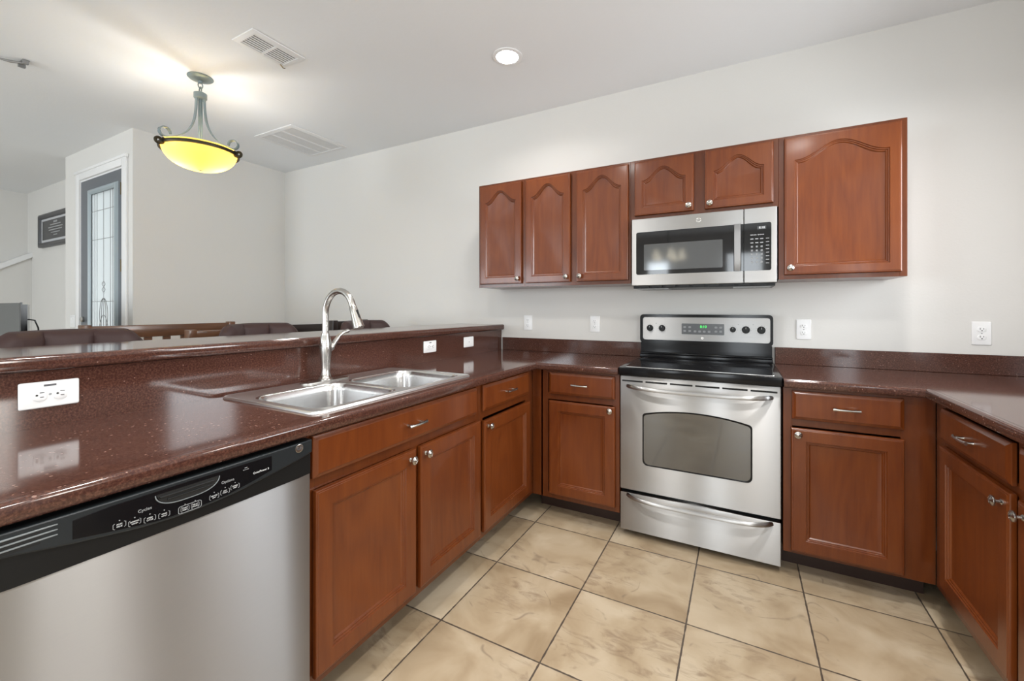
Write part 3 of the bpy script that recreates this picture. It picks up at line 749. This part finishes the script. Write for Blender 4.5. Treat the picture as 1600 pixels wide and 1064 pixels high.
# backguard
bm = B(); 
prism(bm, rrect(.004, .752, 1.018, 1.200, .022, 6), XZ, -.092, -.022)
box(bm, .008, .748, -.078, -.022, .9215, 1.02); box(bm, .006, .750, -.115, -.022, .9215, .945, .004); box(bm, .006, .750, -.100, -.022, .945, .957, .005)
bg = part('backguard', bm, M['black'], rg)
bm = B(); loft(bm, [[(a, y, b_) for a, b_ in rrect(.022+i, .738-i, 1.036+i, 1.182-i, .016, 6)] for i, y in ((0, -.091), (0, -.0935), (.0012, -.095))], False, True); part('control_panel', bm, M['steel'], bg)
for x, r in ((.0675, .0205), (.142, .0205), (.546, .0165), (.614, .0215), (.693, .0215)):
    bm = B(); lathe(bm, [(r, -.095), (r, -.098), (r*.86, -.104), (r*.80, -.112), (r*.70, -.1145), (.0001, -.115)], (x, 0, 1.112), 'Y', 28)
    box(bm, x-.0035, x+.0035, -.1195, -.112, 1.112-r*.8, 1.112+r*.8, .001, 1)
    kn = part('knob', bm, M['blackm'], bg)
    bm = B(); box(bm, x-.0008, x+.0008, -.1201, -.1193, 1.112+r*.25, 1.112+r*.72); part('pointer', bm, M['printw'], kn)
    bm = B()
    for k in range(9):
        a = math.radians(-40+k*32.5); px_, pz_ = x+(r+.006)*math.cos(a), 1.112+(r+.006)*math.sin(a)
        box(bm, px_-.0012, px_+.0012, -.0956, -.0948, pz_-.0012, pz_+.0012)
    part('dial_marks', bm, M['printd'], bg)
for x in (.106, .574, .652): 
    bm = B(); lathe(bm, [(.0022, -.0948), (.0022, -.0962), (.0001, -.0966)], (x, 0, 1.142), 'Y', 10); part('indicator', bm, M['printd'], bg)
bm = B(); prism(bm, rrect(.260, .500, 1.077, 1.144, .004, 3), XZ, -.0962, -.0948); dp = part('display', bm, M['display'], bg)
text('clock_digits', '8:10', .022, (.385, -.0966, 1.125), face_rot('front'), M['green'], dp)
for k, (x, z) in enumerate([(.278, 1.122), (.307, 1.122), (.278, 1.098), (.307, 1.098), (.338, 1.096), (.364, 1.096), (.390, 1.096), (.417, 1.096), (.455, 1.122), (.481, 1.122), (.455, 1.098), (.481, 1.098)]):
    bm = B(); prism(bm, rrect(x-.008, x+.008, z-.006, z+.006, .004, 3), XZ, -.0967, -.0960); part('touch_pad', bm, M['icon'], dp)
for x, z, s_ in ((.105, 1.152, 'OFF'), (.0675, 1.145, 'HI'), (.142, 1.145, 'HI'), (.546, 1.143, 'WARMER'), (.614, 1.148, 'HI'), (.693, 1.149, 'HI'), (.0675, 1.078, 'LO'), (.142, 1.078, 'LO'), (.546, 1.082, 'LO'), (.614, 1.074, 'LO'), (.693, 1.074, 'LO')):
    pass
def logo(c, cx, y, cz, r, parent, east=False):
    """round monogram badge: ring, disc and script letters"""
    bm = B(); lathe(bm, [(r, 0), (r, -.0012), (r*.86, -.0016), (r*.84, -.0010), (.0001, -.0010)], (0, 0, 0), 'Y', 32)
    if east: bm.transform(Matrix.Translation((cx, y, cz)) @ Matrix.Rotation(PI/2, 4, 'Z'))
    else: bm.transform(Matrix.Translation((cx, y, cz)))
    bd = part('badge', bm, M['nickel'], parent)
    off = Vector((.0016, 0, 0)) if east else Vector((0, -.0016, 0))
    text('monogram', 'GE', r*1.05, Vector((cx, y, cz))+off, face_rot('east' if east else 'front'), M['printd'], bd)
logo(rg, .379, -.0945, 1.054, .0085, bg)

# ------------------------------------------------------------------ microwave
mw = thing('microwave', 'stainless over-the-range microwave with dark glass front under the short cabinet', 'microwave', (.381, -.18, 1.373))
bm = B(); box(bm, .006, .754, -.318, -.012, 1.373, 1.768); part('body', bm, M['blackm'], mw)
FYM = -.345
bm = B(); box(bm, .006, .6005, FYM, -.320, 1.374, 1.770, .003, 1); dm = part('door', bm, M['steel'], mw)
bm = B(); box(bm, .603, .754, FYM, -.320, 1.374, 1.770, .003, 1); cp = part('control_side', bm, M['steel'], mw)
def half(x0, x1, z0, z1, r, side):
    p = rrect(x0, x1, z0, z1, r, 5)
    return [((max(a, x0+.0) if side == 'r' else a), b_) for a, b_ in p]
bm = B()
p = [(.6005, 1.4385), (.6005, 1.690)]+[(.034+.010+.010*math.cos(a), 1.680+.010*math.sin(a)) for a in [PI/2+PI/2*k/4 for k in range(5)]]+[(.044+.010*math.cos(a), 1.4485+.010*math.sin(a)) for a in [PI+PI/2*k/4 for k in range(5)]]
prism(bm, p, XZ, FYM-.0012, FYM+.001); part('door_glass', bm, M['glass'], dm)
bm = B()
p = [(.603, 1.690), (.603, 1.4385)]+[(.719+.010*math.cos(a), 1.4485+.010*math.sin(a)) for a in [-PI/2+PI/2*k/4 for k in range(5)]]+[(.719+.010*math.cos(a), 1.680+.010*math.sin(a)) for a in [PI/2*k/4 for k in range(5)]]
prism(bm, p, XZ, FYM-.0012, FYM+.001); cg = part('keypad_glass', bm, M['glass'], cp)
bm = B(); prism(bm, rrect(.079, .500, 1.463, 1.616, .004, 3), XZ, FYM-.0016, FYM-.0010); part('screen_window', bm, M['mwindow'], dm)
bm = B(); n = 12
pts = [(.572, FYM-.004-.026*(1-abs(2*k/n-1)**5), 1.692-.252*k/n) for k in range(n+1)]
R = []
for x, y, z in pts: R.append([(x-.018, y+.003, z), (x-.015, y-.0035, z), (x+.015, y-.0035, z), (x+.018, y+.003, z), (x+.014, y+.006, z), (x-.014, y+.006, z)])
loft(bm, R, True, True); part('handle', bm, M['steelz'], dm, angle=50)
logo(mw, .379, FYM, 1.733, .0125, dm)
bm = B(); box(bm, .665, .705, FYM-.0018, FYM-.0011, 1.655, 1.672); part('clock_window', bm, M['display'], cg)
text('clock_digits', '8:10', .016, (.686, FYM-.0020, 1.6635), face_rot('front'), M['printw'], cg)
for rI in range(7):
    for cI in range(3):
        x = .640+cI*.0225; z = 1.606-rI*.0205
        if rI < 2: nm = None
        bm = B(); 
        if rI < 2: box(bm, x-.007, x+.007, FYM-.0017, FYM-.0011, z-.0022, z+.0022)
        else: prism(bm, rrect(x-.0048, x+.0048, z-.0048, z+.0048, .0015, 2), XZ, FYM-.0017, FYM-.0011)
        part('button', bm, M['print'] if rI < 2 else M['icon'], cg)
for rI in range(8):
    bm = B(); z = 1.606-rI*.0185; box(bm, .704, .719, FYM-.0017, FYM-.0011, z-.0015, z+.0015); part('button', bm, M['print'], cg)
text('keypad_legend', 'POPCORN   BEVERAGE', .0062, (.664, FYM-.0016, 1.627), face_rot('front'), M['printw'], cg)
bm = B(); box(bm, .012, .748, -.316, -.03, 1.358, 1.3725); 
for k in range(9): box(bm, .05+k*.075, .105+k*.075, -.335, -.318, 1.362, 1.3725)
ub = part('underside', bm, M['blackm'], mw)
bm = B(); box(bm, .03, .21, -.28, -.12, 1.3535, 1.358); box(bm, .55, .73, -.28, -.12, 1.3535, 1.358); part('grease_filter', bm, M['tank'], mw)

# ------------------------------------------------------------------ dishwasher
dw = thing('dishwasher', 'stainless dishwasher with black control panel at the near end of the peninsula', 'dishwasher', (-.8, -2.405, 0))
DY0, DY1 = -2.703, -2.106
bm = B(); box(bm, -1.08, -.53, DY0+.004, DY1-.004, .10, .868); part('tub', bm, M['blackm'], dw)
bm = B(); n = 14; lo = []
# slightly bowed stainless door
def bow(y): t = (y-(DY0+DY1)/2)/((DY1-DY0)/2); return -.500+.008*(1-t*t)-.004*max(0, abs(t)-.93)/.07
prof = [(bow(DY0+(DY1-DY0)*k/n), DY0+(DY1-DY0)*k/n) for k in range(n+1)]
prism(bm, prof+[(-.530, DY1), (-.530, DY0)], XY, .118, .767); part('door_panel', bm, M['steelz'], dw, angle=50)
bm = B(); box(bm, -.60, -.585, DY0+.01, DY1-.01, .005, .10); part('toe_panel', bm, M['blackm'], dw)
bm = B(); prof2 = [(x+.003, y) for x, y in prof]
prism(bm, prof2+[(-.530, DY1), (-.530, DY0)], XY, .768, .866); fas = part('control_fascia', bm, M['blackm'], dw, angle=50)
# raised crescent panel
YC = (DY0+DY1)/2
low = [(-2.108, .828), (-2.14, .822), (-2.17, .817), (-2.223, .808), (-2.306, .796), (-2.366, .7915), (-2.405, .790), (-2.45, .7905), (-2.50, .795), (-2.55, .803), (-2.60, .811), (-2.65, .821), (-2.70, .829)]
top = [(-2.70, .866), (-2.55, .8665), (-2.405, .867), (-2.25, .8665), (-2.108, .866)]
def cres(poly, d, b0=0):
    return lambda a, b_, dd: (bow(a)+.003+dd, a, b_)
def crespart(name, lowc, topc, d0, d1, mat, parent, bev=True):
    bm = B(); A = []; n = 28
    def at(c_, y):
        for (a, za), (b_, zb) in zip(c_, c_[1:]):
            if min(a, b_) <= y <= max(a, b_): return za+(zb-za)*((y-a)/(b_-a))
        return c_[-1][1]
    lo_ = lowc if lowc[0][0] < lowc[-1][0] else lowc[::-1]; to_ = topc if topc[0][0] < topc[-1][0] else topc[::-1]
    ya, yb_ = max(lo_[0][0], to_[0][0]), min(lo_[-1][0], to_[-1][0])
    rows = []
    for k in range(n+1):
        y = ya+(yb_-ya)*k/n; x = bow(y)+.003; zl, zh = at(lo_, y), at(to_, y)
        rows.append([(x+d0, y, zl), (x+d1*.7, y, zl+.001), (x+d1, y, zl+.004), (x+d1, y, zh-.002), (x+d1*.8, y, zh), (x+d0, y, zh)])
    loft(bm, rows, True, True); return part(name, bm, mat, parent, angle=30)
cr = crespart('control_panel', low, top, -.001, .008, M['panelgrey'], fas)
inl = crespart('glossy_inlay', [(-2.592, .816), (-2.55, .808), (-2.47, .7945), (-2.405, .7925), (-2.33, .797), (-2.27, .808), (-2.228, .818)], [(-2.592, .855), (-2.54, .860), (-2.405, .862), (-2.25, .860), (-2.228, .859)], .007, .0088, M['black'], cr)
def E(y, z, d=.0120): return (bow(y)+d, y, z)
# pocket handle
def pz(t): return .852-.0265*math.sqrt(max(0, 1-abs(t)**3))
bm = B(); n = 24; rows = []
for k in range(n+1):
    t = k/n*2-1; y = -2.412+.058*t; zl = min(pz(t), .8515)
    x = bow(y)+.0118; rows.append([(x-.003, y, zl), (x+.0002, y, zl), (x+.0002, y, .852), (x-.003, y, .852)])
loft(bm, rows, True, True); part('handle_pocket', bm, M['dark'], cr)
bm = B(); tube(bm, [(bow(-2.412)+.0128, -2.412+.054*t, .845-.0) for t in (-.98, .9)], .0022, 8); tube(bm, [(bow(-2.412)+.0128, -2.412+.05*t, .837) for t in (-.8, .9)], .0018, 8); part('pocket_grip', bm, M['blackm'], cr)
bm = B(); tube(bm, [(bow(-2.412+.060*t)+.0120, -2.412+.060*t, pz(t)-.001) for t in [math.sin(-PI/2+PI*k/28) for k in range(29)]], .0011, 6); part('pocket_lip', bm, M['sheen'], cr)
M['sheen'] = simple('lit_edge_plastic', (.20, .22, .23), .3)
# vent slots at left
bm = B()
for z in (.833, .842, .851): box(bm, bow(-2.65)+.004, bow(-2.65)+.0118, -2.70, -2.612, z-.0022, z+.0022)
part('vent_slots', bm, M['dark'], cr)
bm = B()
for z in (.8375, .8465, .8555): box(bm, bow(-2.65)+.009, bow(-2.65)+.0128, -2.70, -2.610, z-.0014, z+.0014, .0006, 1)
part('vent_louvre', bm, M['sheen'], cr)
ER = face_rot('east')
text('legend', 'Cycles', .0085, E(-2.489, .8305), ER, M['print'], cr)
text('legend', 'Options', .0085, E(-2.334, .832), ER, M['print'], cr)
text('model_name', 'QuietPower 3', .0068, E(-2.256, .829), ER, M['printw'], cr)
text('legend', 'BLOCKED', .0030, E(-2.293, .845), ER, M['print'], cr)
bm = B(); tube(bm, [E(-2.296, .8495), E(-2.290, .8495)], .0008, 5); part('legend_mark', bm, M['print'], cr)
def key(y, z, s1, s2, wk=.0095):
    bm = B(); x = bow(y)+.0120
    for sg in (-1, 1):
        tube(bm, [(x, y+sg*(wk-.0025), z+.0055), (x, y+sg*wk, z+.004), (x, y+sg*wk, z-.004), (x, y+sg*(wk-.0025), z-.0055)], .0005, 5)
    lathe(bm, [(.0011, 0), (.0011, .0008), (.0001, .001)], (x-.0005, y, z+.0095), 'X', 8)
    kp = part('key', bm, M['print'], cr)
    text('key_legend', s1, .0036, E(y, z+.002), ER, M['printw'], kp); text('key_legend', s2, .0036, E(y, z-.0022), ER, M['printw'], kp)
for y, z, a, b_ in ((-2.528, .8165, 'POTS', 'PANS'), (-2.505, .812, 'NORMAL', 'WASH'), (-2.481, .8085, 'SPEED', 'CYCLE'), (-2.457, .8065, 'RINSE', 'ONLY'), (-2.420, .8035, 'START', 'RESET'), (-2.401, .8035, 'DELAY', 'HOURS'), (-2.363, .807, 'HEATED', 'DRY'), (-2.340, .8095, 'HOT', 'START'), (-2.318, .813, 'ADDED', 'HEAT')): key(y, z, a, b_, .0095 if not -2.43 < y < -2.39 else .0075)
bm = B(); tube(bm, [(bow(a)+.0120, a, b_) for a, b_ in rrect(-2.432, -2.389, .7955, .811, .004, 4)], .0006, 5, True); part('key_frame', bm, M['print'], cr)
logo(dw, bow(-2.150)+.0112, -2.150, .8535, .0115, cr, True)
bm = B(); box(bm, -1.10, -.515, -2.722, -2.7045, 0, .8745); o = part('end_panel', bm, M['cherry']); tag(o, 'cherry end panel closing the near end of the peninsula beside the dishwasher', 'cabinet panel')

# ------------------------------------------------------------------ ceiling fixtures
def can(x, y, label):
    c = thing('recessed_light', label, 'ceiling light', (x, y, HC), 0, 'recessed kitchen lights')
    bm = B(); lathe(bm, [(.088, -.0005), (.088, -.004), (.076, -.008), (.066, -.006), (.066, -.002)], (x, y, HC), 'Z', 36, False); part('trim_ring', bm, M['whitep'], c)
    bm = B(); lathe(bm, [(.066, -.0035), (.03, -.0035), (.0001, -.0036)], (x, y, HC), 'Z', 36); part('lens', bm, M['lens'], c)
M['lens'] = simple('lit_lens', (1, 1, 1), .5, emit=(1, .97, .92), es=6)
x, y = CANS[0]; can(x, y, 'round lit recessed ceiling light above the counter corner')

def vent(name, x0, x1, y0, y1, label, cols, nsl, fw_):
    c = thing(name, label, 'air vent', ((x0+x1)/2, (y0+y1)/2, HC))
    z = HC
    bm = B(); loft(bm, [[(a, b_, zz_) for a, b_ in ((x0+i, y0+i), (x1-i, y0+i), (x1-i, y1-i), (x0+i, y1-i))] for i, zz_ in ((0, z-.001), (.002, z-.006), (fw_*.6, z-.011), (fw_, z-.011), (fw_, z-.002))], False, False)
    for k in range(1, cols):
        if cols == 2: box(bm, x0+fw_, x1-fw_, (y0+y1)/2-.006, (y0+y1)/2+.006, z-.011, z-.003)
        else: xx = x0+fw_+(x1-x0-2*fw_)*k/cols; box(bm, xx-.006, xx+.006, y0+fw_, y1-fw_, z-.012, z-.003)
    part('frame', bm, M['vent'], c)
    bm = B(); box(bm, x0+fw_-.002, x1-fw_+.002, y0+fw_-.002, y1-fw_+.002, z-.002, z-.0008); part('duct', bm, M['slot'] if cols == 2 else M['ductgrey'], c)
    bm = B()
    for k in range(nsl):
        xx = x0+fw_+(x1-x0-2*fw_)*(k+.5)/nsl; hw = (x1-x0-2*fw_)/nsl*(.25 if cols == 2 else .27)
        vs = [bm.verts.new(p) for p in ((xx-hw, y0+fw_, z-.0085), (xx+hw, y0+fw_, z-.0075), (xx+hw, y1-fw_, z-.0075), (xx-hw, y1-fw_, z-.0085))]
        vt = [bm.verts.new(v.co+Vector((0, 0, .0012))) for v in vs]
        bm.faces.new(vs); bm.faces.new(vt[::-1])
        for q in range(4): bm.faces.new((vs[q], vs[(q+1) % 4], vt[(q+1) % 4], vt[q]))
    part('louvre_slats', bm, M['vent'], c)
    return c
M['ductgrey'] = simple('filter_grey', (.22, .22, .23), .8)
v1 = vent('ceiling_vent', -1.915, -1.715, -1.575, -1.268, 'small white slotted supply vent in the ceiling nearest the camera', 2, 7, .030)
bm = B(); tube(bm, [(-1.895, -1.31, HC-.010), (-1.895, -1.29, HC-.024), (-1.885, -1.285, HC-.026)], .003, 6); part('damper_lever', bm, M['slats'], v1)
vent('return_air_grille', -3.150, -2.640, -.745, -.195, 'large square white return air grille in the dining ceiling near the back wall', 3, 30, .035)
# small metal bracket at the left edge
br = thing('ceiling_bracket', 'small dark metal ceiling bracket far left above the dining area', 'ceiling bracket', (-3.25, -2.08, HC))
bm = B(); box(bm, -3.275, -3.215, -2.055, -2.025, HC-.008, HC-.001, .002, 1); box(bm, -3.285, -3.265, -2.06, -2.03, HC-.035, HC-.008, .002, 1); box(bm, -3.225, -3.21, -2.055, -2.03, HC-.030, HC-.008, .002, 1); part('clip', bm, M['tank'], br)
bm = B(); tube(bm, [(-3.24, -2.045, HC-.018), (-3.27, -2.09, HC-.022), (-3.31, -2.16, HC-.016)], [.006, .008, .003], 8); part('arm', bm, M['tank'], br)

# ------------------------------------------------------------------ pendant lamp
PXc, PYc = -2.51, -1.45
pl = thing('pendant_lamp', 'lit pendant lamp with yellow glass bowl and curled metal arms over the dining area', 'pendant lamp', (PXc, PYc, HC))
def PL(prof, name, mat, parent, seg=40, cap=True, **k):
    bm = B(); lathe(bm, prof, (PXc, PYc, 0), 'Z', seg, cap); return part(name, bm, mat, parent, **k)
PL([(.0001, HC-.001), (.068, HC-.001), (.070, HC-.006), (.062, HC-.014), (.030, HC-.020), (.012, HC-.026), (.010, HC-.040), (.0001, HC-.041)], 'canopy', M['pewter'], pl)
bm = B()
for k, (z, rot) in enumerate(((2.682, 0), (2.652, 1))):
    tube(bm, [(PXc+(.013*math.cos(a) if rot else 0), PYc+(.013*math.cos(a) if not rot else 0), z+.020*math.sin(a)) for a in [2*PI*q/16 for q in range(16)]], .0035, 8, True)
part('chain', bm, M['pewter'], pl)
PL([(.0001, 2.634), (.026, 2.634), (.036, 2.628), (.036, 2.598), (.030, 2.590), (.0001, 2.590)], 'hub', M['pewter'], pl)
ZR = 2.255; RB = .200
far = math.atan2(PYc+2.8859, PXc-.5879)
for k in range(3):
    a = far+k*2*PI/3; ca, sa = math.cos(a), math.sin(a)
    bm = B(); pr = [(.024, 2.592), (.026, 2.52), (.036, 2.44), (.062, 2.375), (.105, 2.325), (.155, 2.292), (.198, 2.276)]
    pr += [(.198+.030*math.sin(q), 2.276+.030-.030*math.cos(q)) for q in [PI*1.55*j/10 for j in range(1, 11)]]
    def smooth(pr, it=2):
        for _ in range(it):
            o_ = [pr[0]]
            for p_, q_ in zip(pr, pr[1:]): o_ += [(p_[0]*.75+q_[0]*.25, p_[1]*.75+q_[1]*.25), (p_[0]*.25+q_[0]*.75, p_[1]*.25+q_[1]*.75)]
            pr = o_+[pr[-1]]
        return pr
    pr = smooth(pr)
    sweep(bm, [(PXc+r*ca, PYc+r*sa, z) for r, z in pr], [(-.011, -.003), (.011, -.003), (.011, .003), (-.011, .003)], up=Vector((-sa, ca, 0)).cross(Vector((ca, sa, 0))) if False else Vector((-sa*1e-3, ca*1e-3, 1)))
    part('arm', bm, M['pewter'], pl)
    bm = B(); sc = [(RB+.004, ZR+.012), (RB+.006, ZR-.018), (RB+.018, ZR-.024)]+[(RB+.030+.016*math.cos(q), ZR-.010+.016*math.sin(q)) for q in [-PI*.5+PI*1.4*j/8 for j in range(9)]]
    tube(bm, [(PXc+r*ca, PYc+r*sa, z) for r, z in smooth(sc, 1)], .0085, 8); part('scroll_bracket', bm, M['bronze'], pl)
PL([(RB+.001, ZR-.014), (RB+.011, ZR-.014), (RB+.014, ZR-.004), (RB+.013, ZR+.004), (RB+.002, ZR+.005), (RB+.001, ZR-.014)], 'rim_band', M['bronze'], pl, 64, False)
# amber glass bowl (a lit lamp): translucent glass with a soft glow of its own
m, nt, b = newmat('lit_amber_glass')
b.inputs['Base Color'].default_value = (.90, .58, .10, 1); b.inputs['Roughness'].default_value = .35
tr = N(nt, 'ShaderNodeBsdfTranslucent'); tr.inputs[0].default_value = (.92, .55, .09, 1)
mx = N(nt, 'ShaderNodeMixShader'); mx.inputs[0].default_value = .42
L(nt, b.outputs[0], mx.inputs[1]); L(nt, tr.outputs[0], mx.inputs[2])
em = N(nt, 'ShaderNodeEmission'); em.inputs[0].default_value = (1, .54, .08, 1); em.inputs[1].default_value = .34
ad = N(nt, 'ShaderNodeAddShader'); L(nt, mx.outputs[0], ad.inputs[0]); L(nt, em.outputs[0], ad.inputs[1]); L(nt, ad.outputs[0], nt.nodes['Material Output'].inputs[0])
M['amber'] = m
bp_ = [(RB+.001, ZR+.016)]
for k in range(13):
    a = k/12*PI/2; bp_.append((RB*math.cos(a)**.85 if k < 12 else .0001, ZR+.012-.135*math.sin(a)))
PL(bp_, 'glass_bowl', M['amber'], pl, 56, False, angle=60)
PL([(.012, 2.59), (.012, 2.20), (.008, 2.13), (.0001, 2.128)], 'stem', M['pewter'], pl, 16)
for rad, ang, z, e_ in ((.088, far-PI/2, 2.19, 2.4), (.088, far+PI/2, 2.19, 2.4), (.06, far, 2.264, 5.6)):
    l = bpy.data.lights.new('pendant_bulb', 'POINT'); l.energy = e_; l.color = (.92, .96, 1.0); l.shadow_soft_size = .028
    o = bpy.data.objects.new('pendant_bulb', l); COL.objects.link(o); o.location = (PXc+rad*math.cos(ang), PYc+rad*math.sin(ang), z)

# chandelier over the breakfast corner behind the camera, reflected in the microwave door
ch = thing('chandelier', 'lit chandelier with frosted shades behind the camera, mirrored in the microwave door', 'chandelier', (-.45, -4.9, HC))
cx_, cy_ = -.45, -4.9
bm = B(); lathe(bm, [(.06, HC-.001), (.055, HC-.02), (.008, HC-.03), (.008, 2.25), (.03, 2.22), (.02, 2.12), (.0001, 2.10)], (cx_, cy_, 0), 'Z', 20); part('stem', bm, M['bronze'], ch)
M['shade'] = simple('lit_frosted_shade', (.9, .88, .8), .5, emit=(1, .85, .6), es=3.0)
for k in range(5):
    a = 2*PI*k/5; ca, sa = math.cos(a), math.sin(a)
    bm = B(); tube(bm, [(cx_+r*ca, cy_+r*sa, z) for r, z in ((.02, 2.15), (.08, 2.11), (.16, 2.12), (.21, 2.18))], .007, 8); part('arm', bm, M['bronze'], ch)
    bm = B(); lathe(bm, [(.025, 2.18), (.035, 2.12), (.055, 2.05), (.06, 2.03)], (cx_+.21*ca, cy_+.21*sa, 0), 'Z', 20, False); part('shade', bm, M['shade'], ch)

# ------------------------------------------------------------------ picture, television
pc = thing('framed_picture', 'dark framed document hanging on the far wall left of the front door', 'picture', (-6.70, -1.04, 2.18))
bm = B(); x0, x1, z0, z1 = -7.11, -6.02, 1.985, 2.385
yw = -1.0405
loft(bm, [[(x0+i, y, z0+i), (x1-i, y, z0+i), (x1-i, y, z1-i), (x0+i, y, z1-i)] for i, y in ((0, yw), (0, yw-.035), (.02, yw-.045), (.045, yw-.040), (.06, yw-.02))], True, False)
M['frame'] = simple('dark_grey_frame', (.035, .036, .04), .35)
part('frame', bm, M['frame'], pc)
bm = B(); box(bm, x0+.05, x1-.05, yw-.022, yw-.012, z0+.05, z1-.05); part('mat_board', bm, simple('pale_mat_board', (.55, .56, .58), .6), pc)
bm = B(); box(bm, x0+.10, x1-.085, yw-.0245, yw-.022, z0+.085, z1-.085); sh = part('document', bm, simple('charcoal_document', (.05, .052, .055), .4), pc)
bm = B()
for k, (w_, h) in enumerate(((.12, .022), (.34, .012), (.46, .012), (.42, .012), (.28, .010), (.12, .010))):
    zc_ = z1-.115-k*.031; box(bm, -6.58-w_/2, -6.58+w_/2, yw-.0252, yw-.0244, zc_-h/2, zc_+h/2)
part('printed_lines', bm, M['print'], sh)
tvp = thing('television', 'flat television seen at the far left beyond the bar stools', 'television', (-3.9, -2.05, 0))
bm = B(); box(bm, -4.45, -3.30, -2.048, -2.040, .62, 1.272, .002, 1); part('screen', bm, M['tv'], tvp)
bm = B(); prism(bm, [(-4.46, -2.0399), (-3.285, -2.0399), (-3.285, -2.02), (-3.40, -1.985), (-4.35, -1.985), (-4.46, -2.02)], XY, .61, 1.262); box(bm, -3.3, -3.285, -2.047, -2.04, .61, 1.275); part('casing', bm, M['black'], tvp)
bm = B(); box(bm, -4.05, -3.7, -2.12, -1.90, .502, .512); box(bm, -3.92, -3.83, -2.03, -1.99, .512, .615); part('stand', bm, M['black'], tvp)
bm = B(); tube(bm, [(-3.40, -2.0, 1.17), (-3.24, -2.0, 1.165), (-3.18, -2.0, 1.12), (-3.15, -2.0, 1.0), (-3.2, -2.0, .6), (-3.38, -2.0, .51)], .004, 6); part('cable', bm, M['black'], tvp)
tc_ = thing('media_console', 'low dark console standing under the television', 'console', (-3.85, -2.0, 0))
bm = B(); box(bm, -4.6, -3.35, -2.2, -1.80, .06, .50, .004, 1); part('case', bm, M['espresso'], tc_)
for x in (-4.55, -3.40):
    for y in (-2.16, -1.84): bm = B(); box(bm, x-.02, x+.02, y-.02, y+.02, 0, .06); part('leg', bm, M['espresso'], tc_)

# ------------------------------------------------------------------ bar stools (local: sitter faces +X, towards the bar)
def stool(label, loc, rz):
    c = thing('bar_stool', label, 'bar stool', loc, rz, 'leather bar stools along the bar')
    n = 48; W = .222; A = 1.02
    def arc(th, off=0): r = .30+off; return (.13-r*math.cos(th), r*math.sin(th))
    bm = B(); rows = []
    for k in range(n+1):
        t = k/n*2-1; th = t*.80
        puff = .024*abs(math.cos(t*1.5*PI))**.45
        tp = 1.150-.05*max(0, abs(t)-.72)**2/.08-.004*abs(t)
        zb = .83
        row = []
        for off, z in ((.018, zb), (.032, zb+.04), (.034, tp-.05), (.026, tp-.012), (.006, tp), (-.014, tp-.008), (-.020-puff, tp-.035), (-.022-puff, tp-.16), (-.020-puff, zb+.05), (-.006, zb)):
            x_, y_ = arc(th, off); row.append((x_, y_, z))
        rows.append(row)
    loft(bm, rows, True, True); part('backrest', bm, M['leather'], c, True, 60)
    bm = B(); loft(bm, [[(a, b_, z) for a, b_ in rrect(-.20+i, .21-i, -.215+i, .215-i, .07, 6)] for i, z in ((.01, .66), (0, .68), (0, .73), (.012, .75), (.05, .76))], True, True); part('seat', bm, M['leather'], c, True, 60)
    bm = B(); box(bm, -.17, .17, -.18, .18, .60, .66, .004, 1); part('apron', bm, M['espresso'], c, True)
    for sx in (-1, 1):
        for sy in (-1, 1):
            bm = B(); loft(bm, [[(sx*(.15+q)+a*s, sy*(.16+q)+b_*s, z) for a, b_ in ((-.02, -.02), (.02, -.02), (.02, .02), (-.02, .02))] for q, s, z in ((0, 1, .62), (.03, .75, 0))], True, True); part('leg', bm, M['espresso'], c, True)
    bm = B(); 
    for sy in (-1, 1): box(bm, -.145, .145, sy*.175-.01, sy*.175+.01, .22, .25)
    box(bm, .155, .175, -.165, .165, .20, .23); part('footrest', bm, M['espresso'], c, True)
    for sy in (-1, 1):
        bm = B(); tube(bm, [(-.12, sy*.13, .70), (-.165, sy*.13, .80), (-.175, sy*.13, .86)], .012, 8); part('back_support', bm, M['espresso'], c, True)
    return c
st0 = stool('brown leather bar stool at the near end of the bar, beside the television', (-1.80, -2.200, 0), 0)
dup(st0, (-1.85, -1.39, 0), 0, 'brown leather bar stool in the middle of the bar, left of the faucet')
dup(st0, (-1.80, -.640, 0), 0, 'brown leather bar stool at the back wall end of the bar, behind the faucet spout')

# wooden high-backed seats of the dining set
def rail_chair(name, label, cat, x, y0, y1, top, mat, th=.04, knob=False):
    c = thing(name, label, cat, (x, (y0+y1)/2, 0))
    bm = B(); box(bm, x-th/2, x+th/2, y0+.03, y1-.03, top-.085, top-.006, .006); part('top_rail', bm, mat, c)
    for y in (y0, y1-.045):
        bm = B(); box(bm, x-th/2-.006, x+th/2+.006, y, y+.045, 0, top+.002, .005); part('post', bm, mat, c)
    bm = B(); n = max(3, int((y1-y0)/.11))
    for k in range(n):
        yy = y0+.07+(y1-y0-.14)*(k+.5)/n; box(bm, x-.008, x+.008, yy-.02, yy+.02, .62, top-.086)
    part('back_slats', bm, mat, c)
    bm = B(); box(bm, x-.36, x-.03, y0+.01, y1-.01, .58, .62, .008); part('seat', bm, mat, c)
    for y in (y0+.02, y1-.06): bm = B(); box(bm, x-.36, x-.32, y, y+.04, 0, .58, .003, 1); part('leg', bm, mat, c)
    return c
rail_chair('dining_bench', 'long brown wooden high-backed bench behind the bar in front of the left wall', 'bench', -2.85, -1.915, -1.07, 1.137, M['walnut'])
rail_chair('dining_chair', 'dark wooden high-backed chair between the long bench and the middle bar stool', 'chair', -2.30, -1.62, -1.19, 1.109, M['walnut'])
rail_chair('dining_chair', 'dark wooden high-backed chair seen just left of the faucet near the back wall', 'chair', -2.62, -.82, -.39, 1.112, M['espresso'])
rail_chair('dining_chair', 'dark wooden high-backed chair with a thick top rail right behind the faucet', 'chair', -2.15, -.755, -.42, 1.145, M['espresso'])
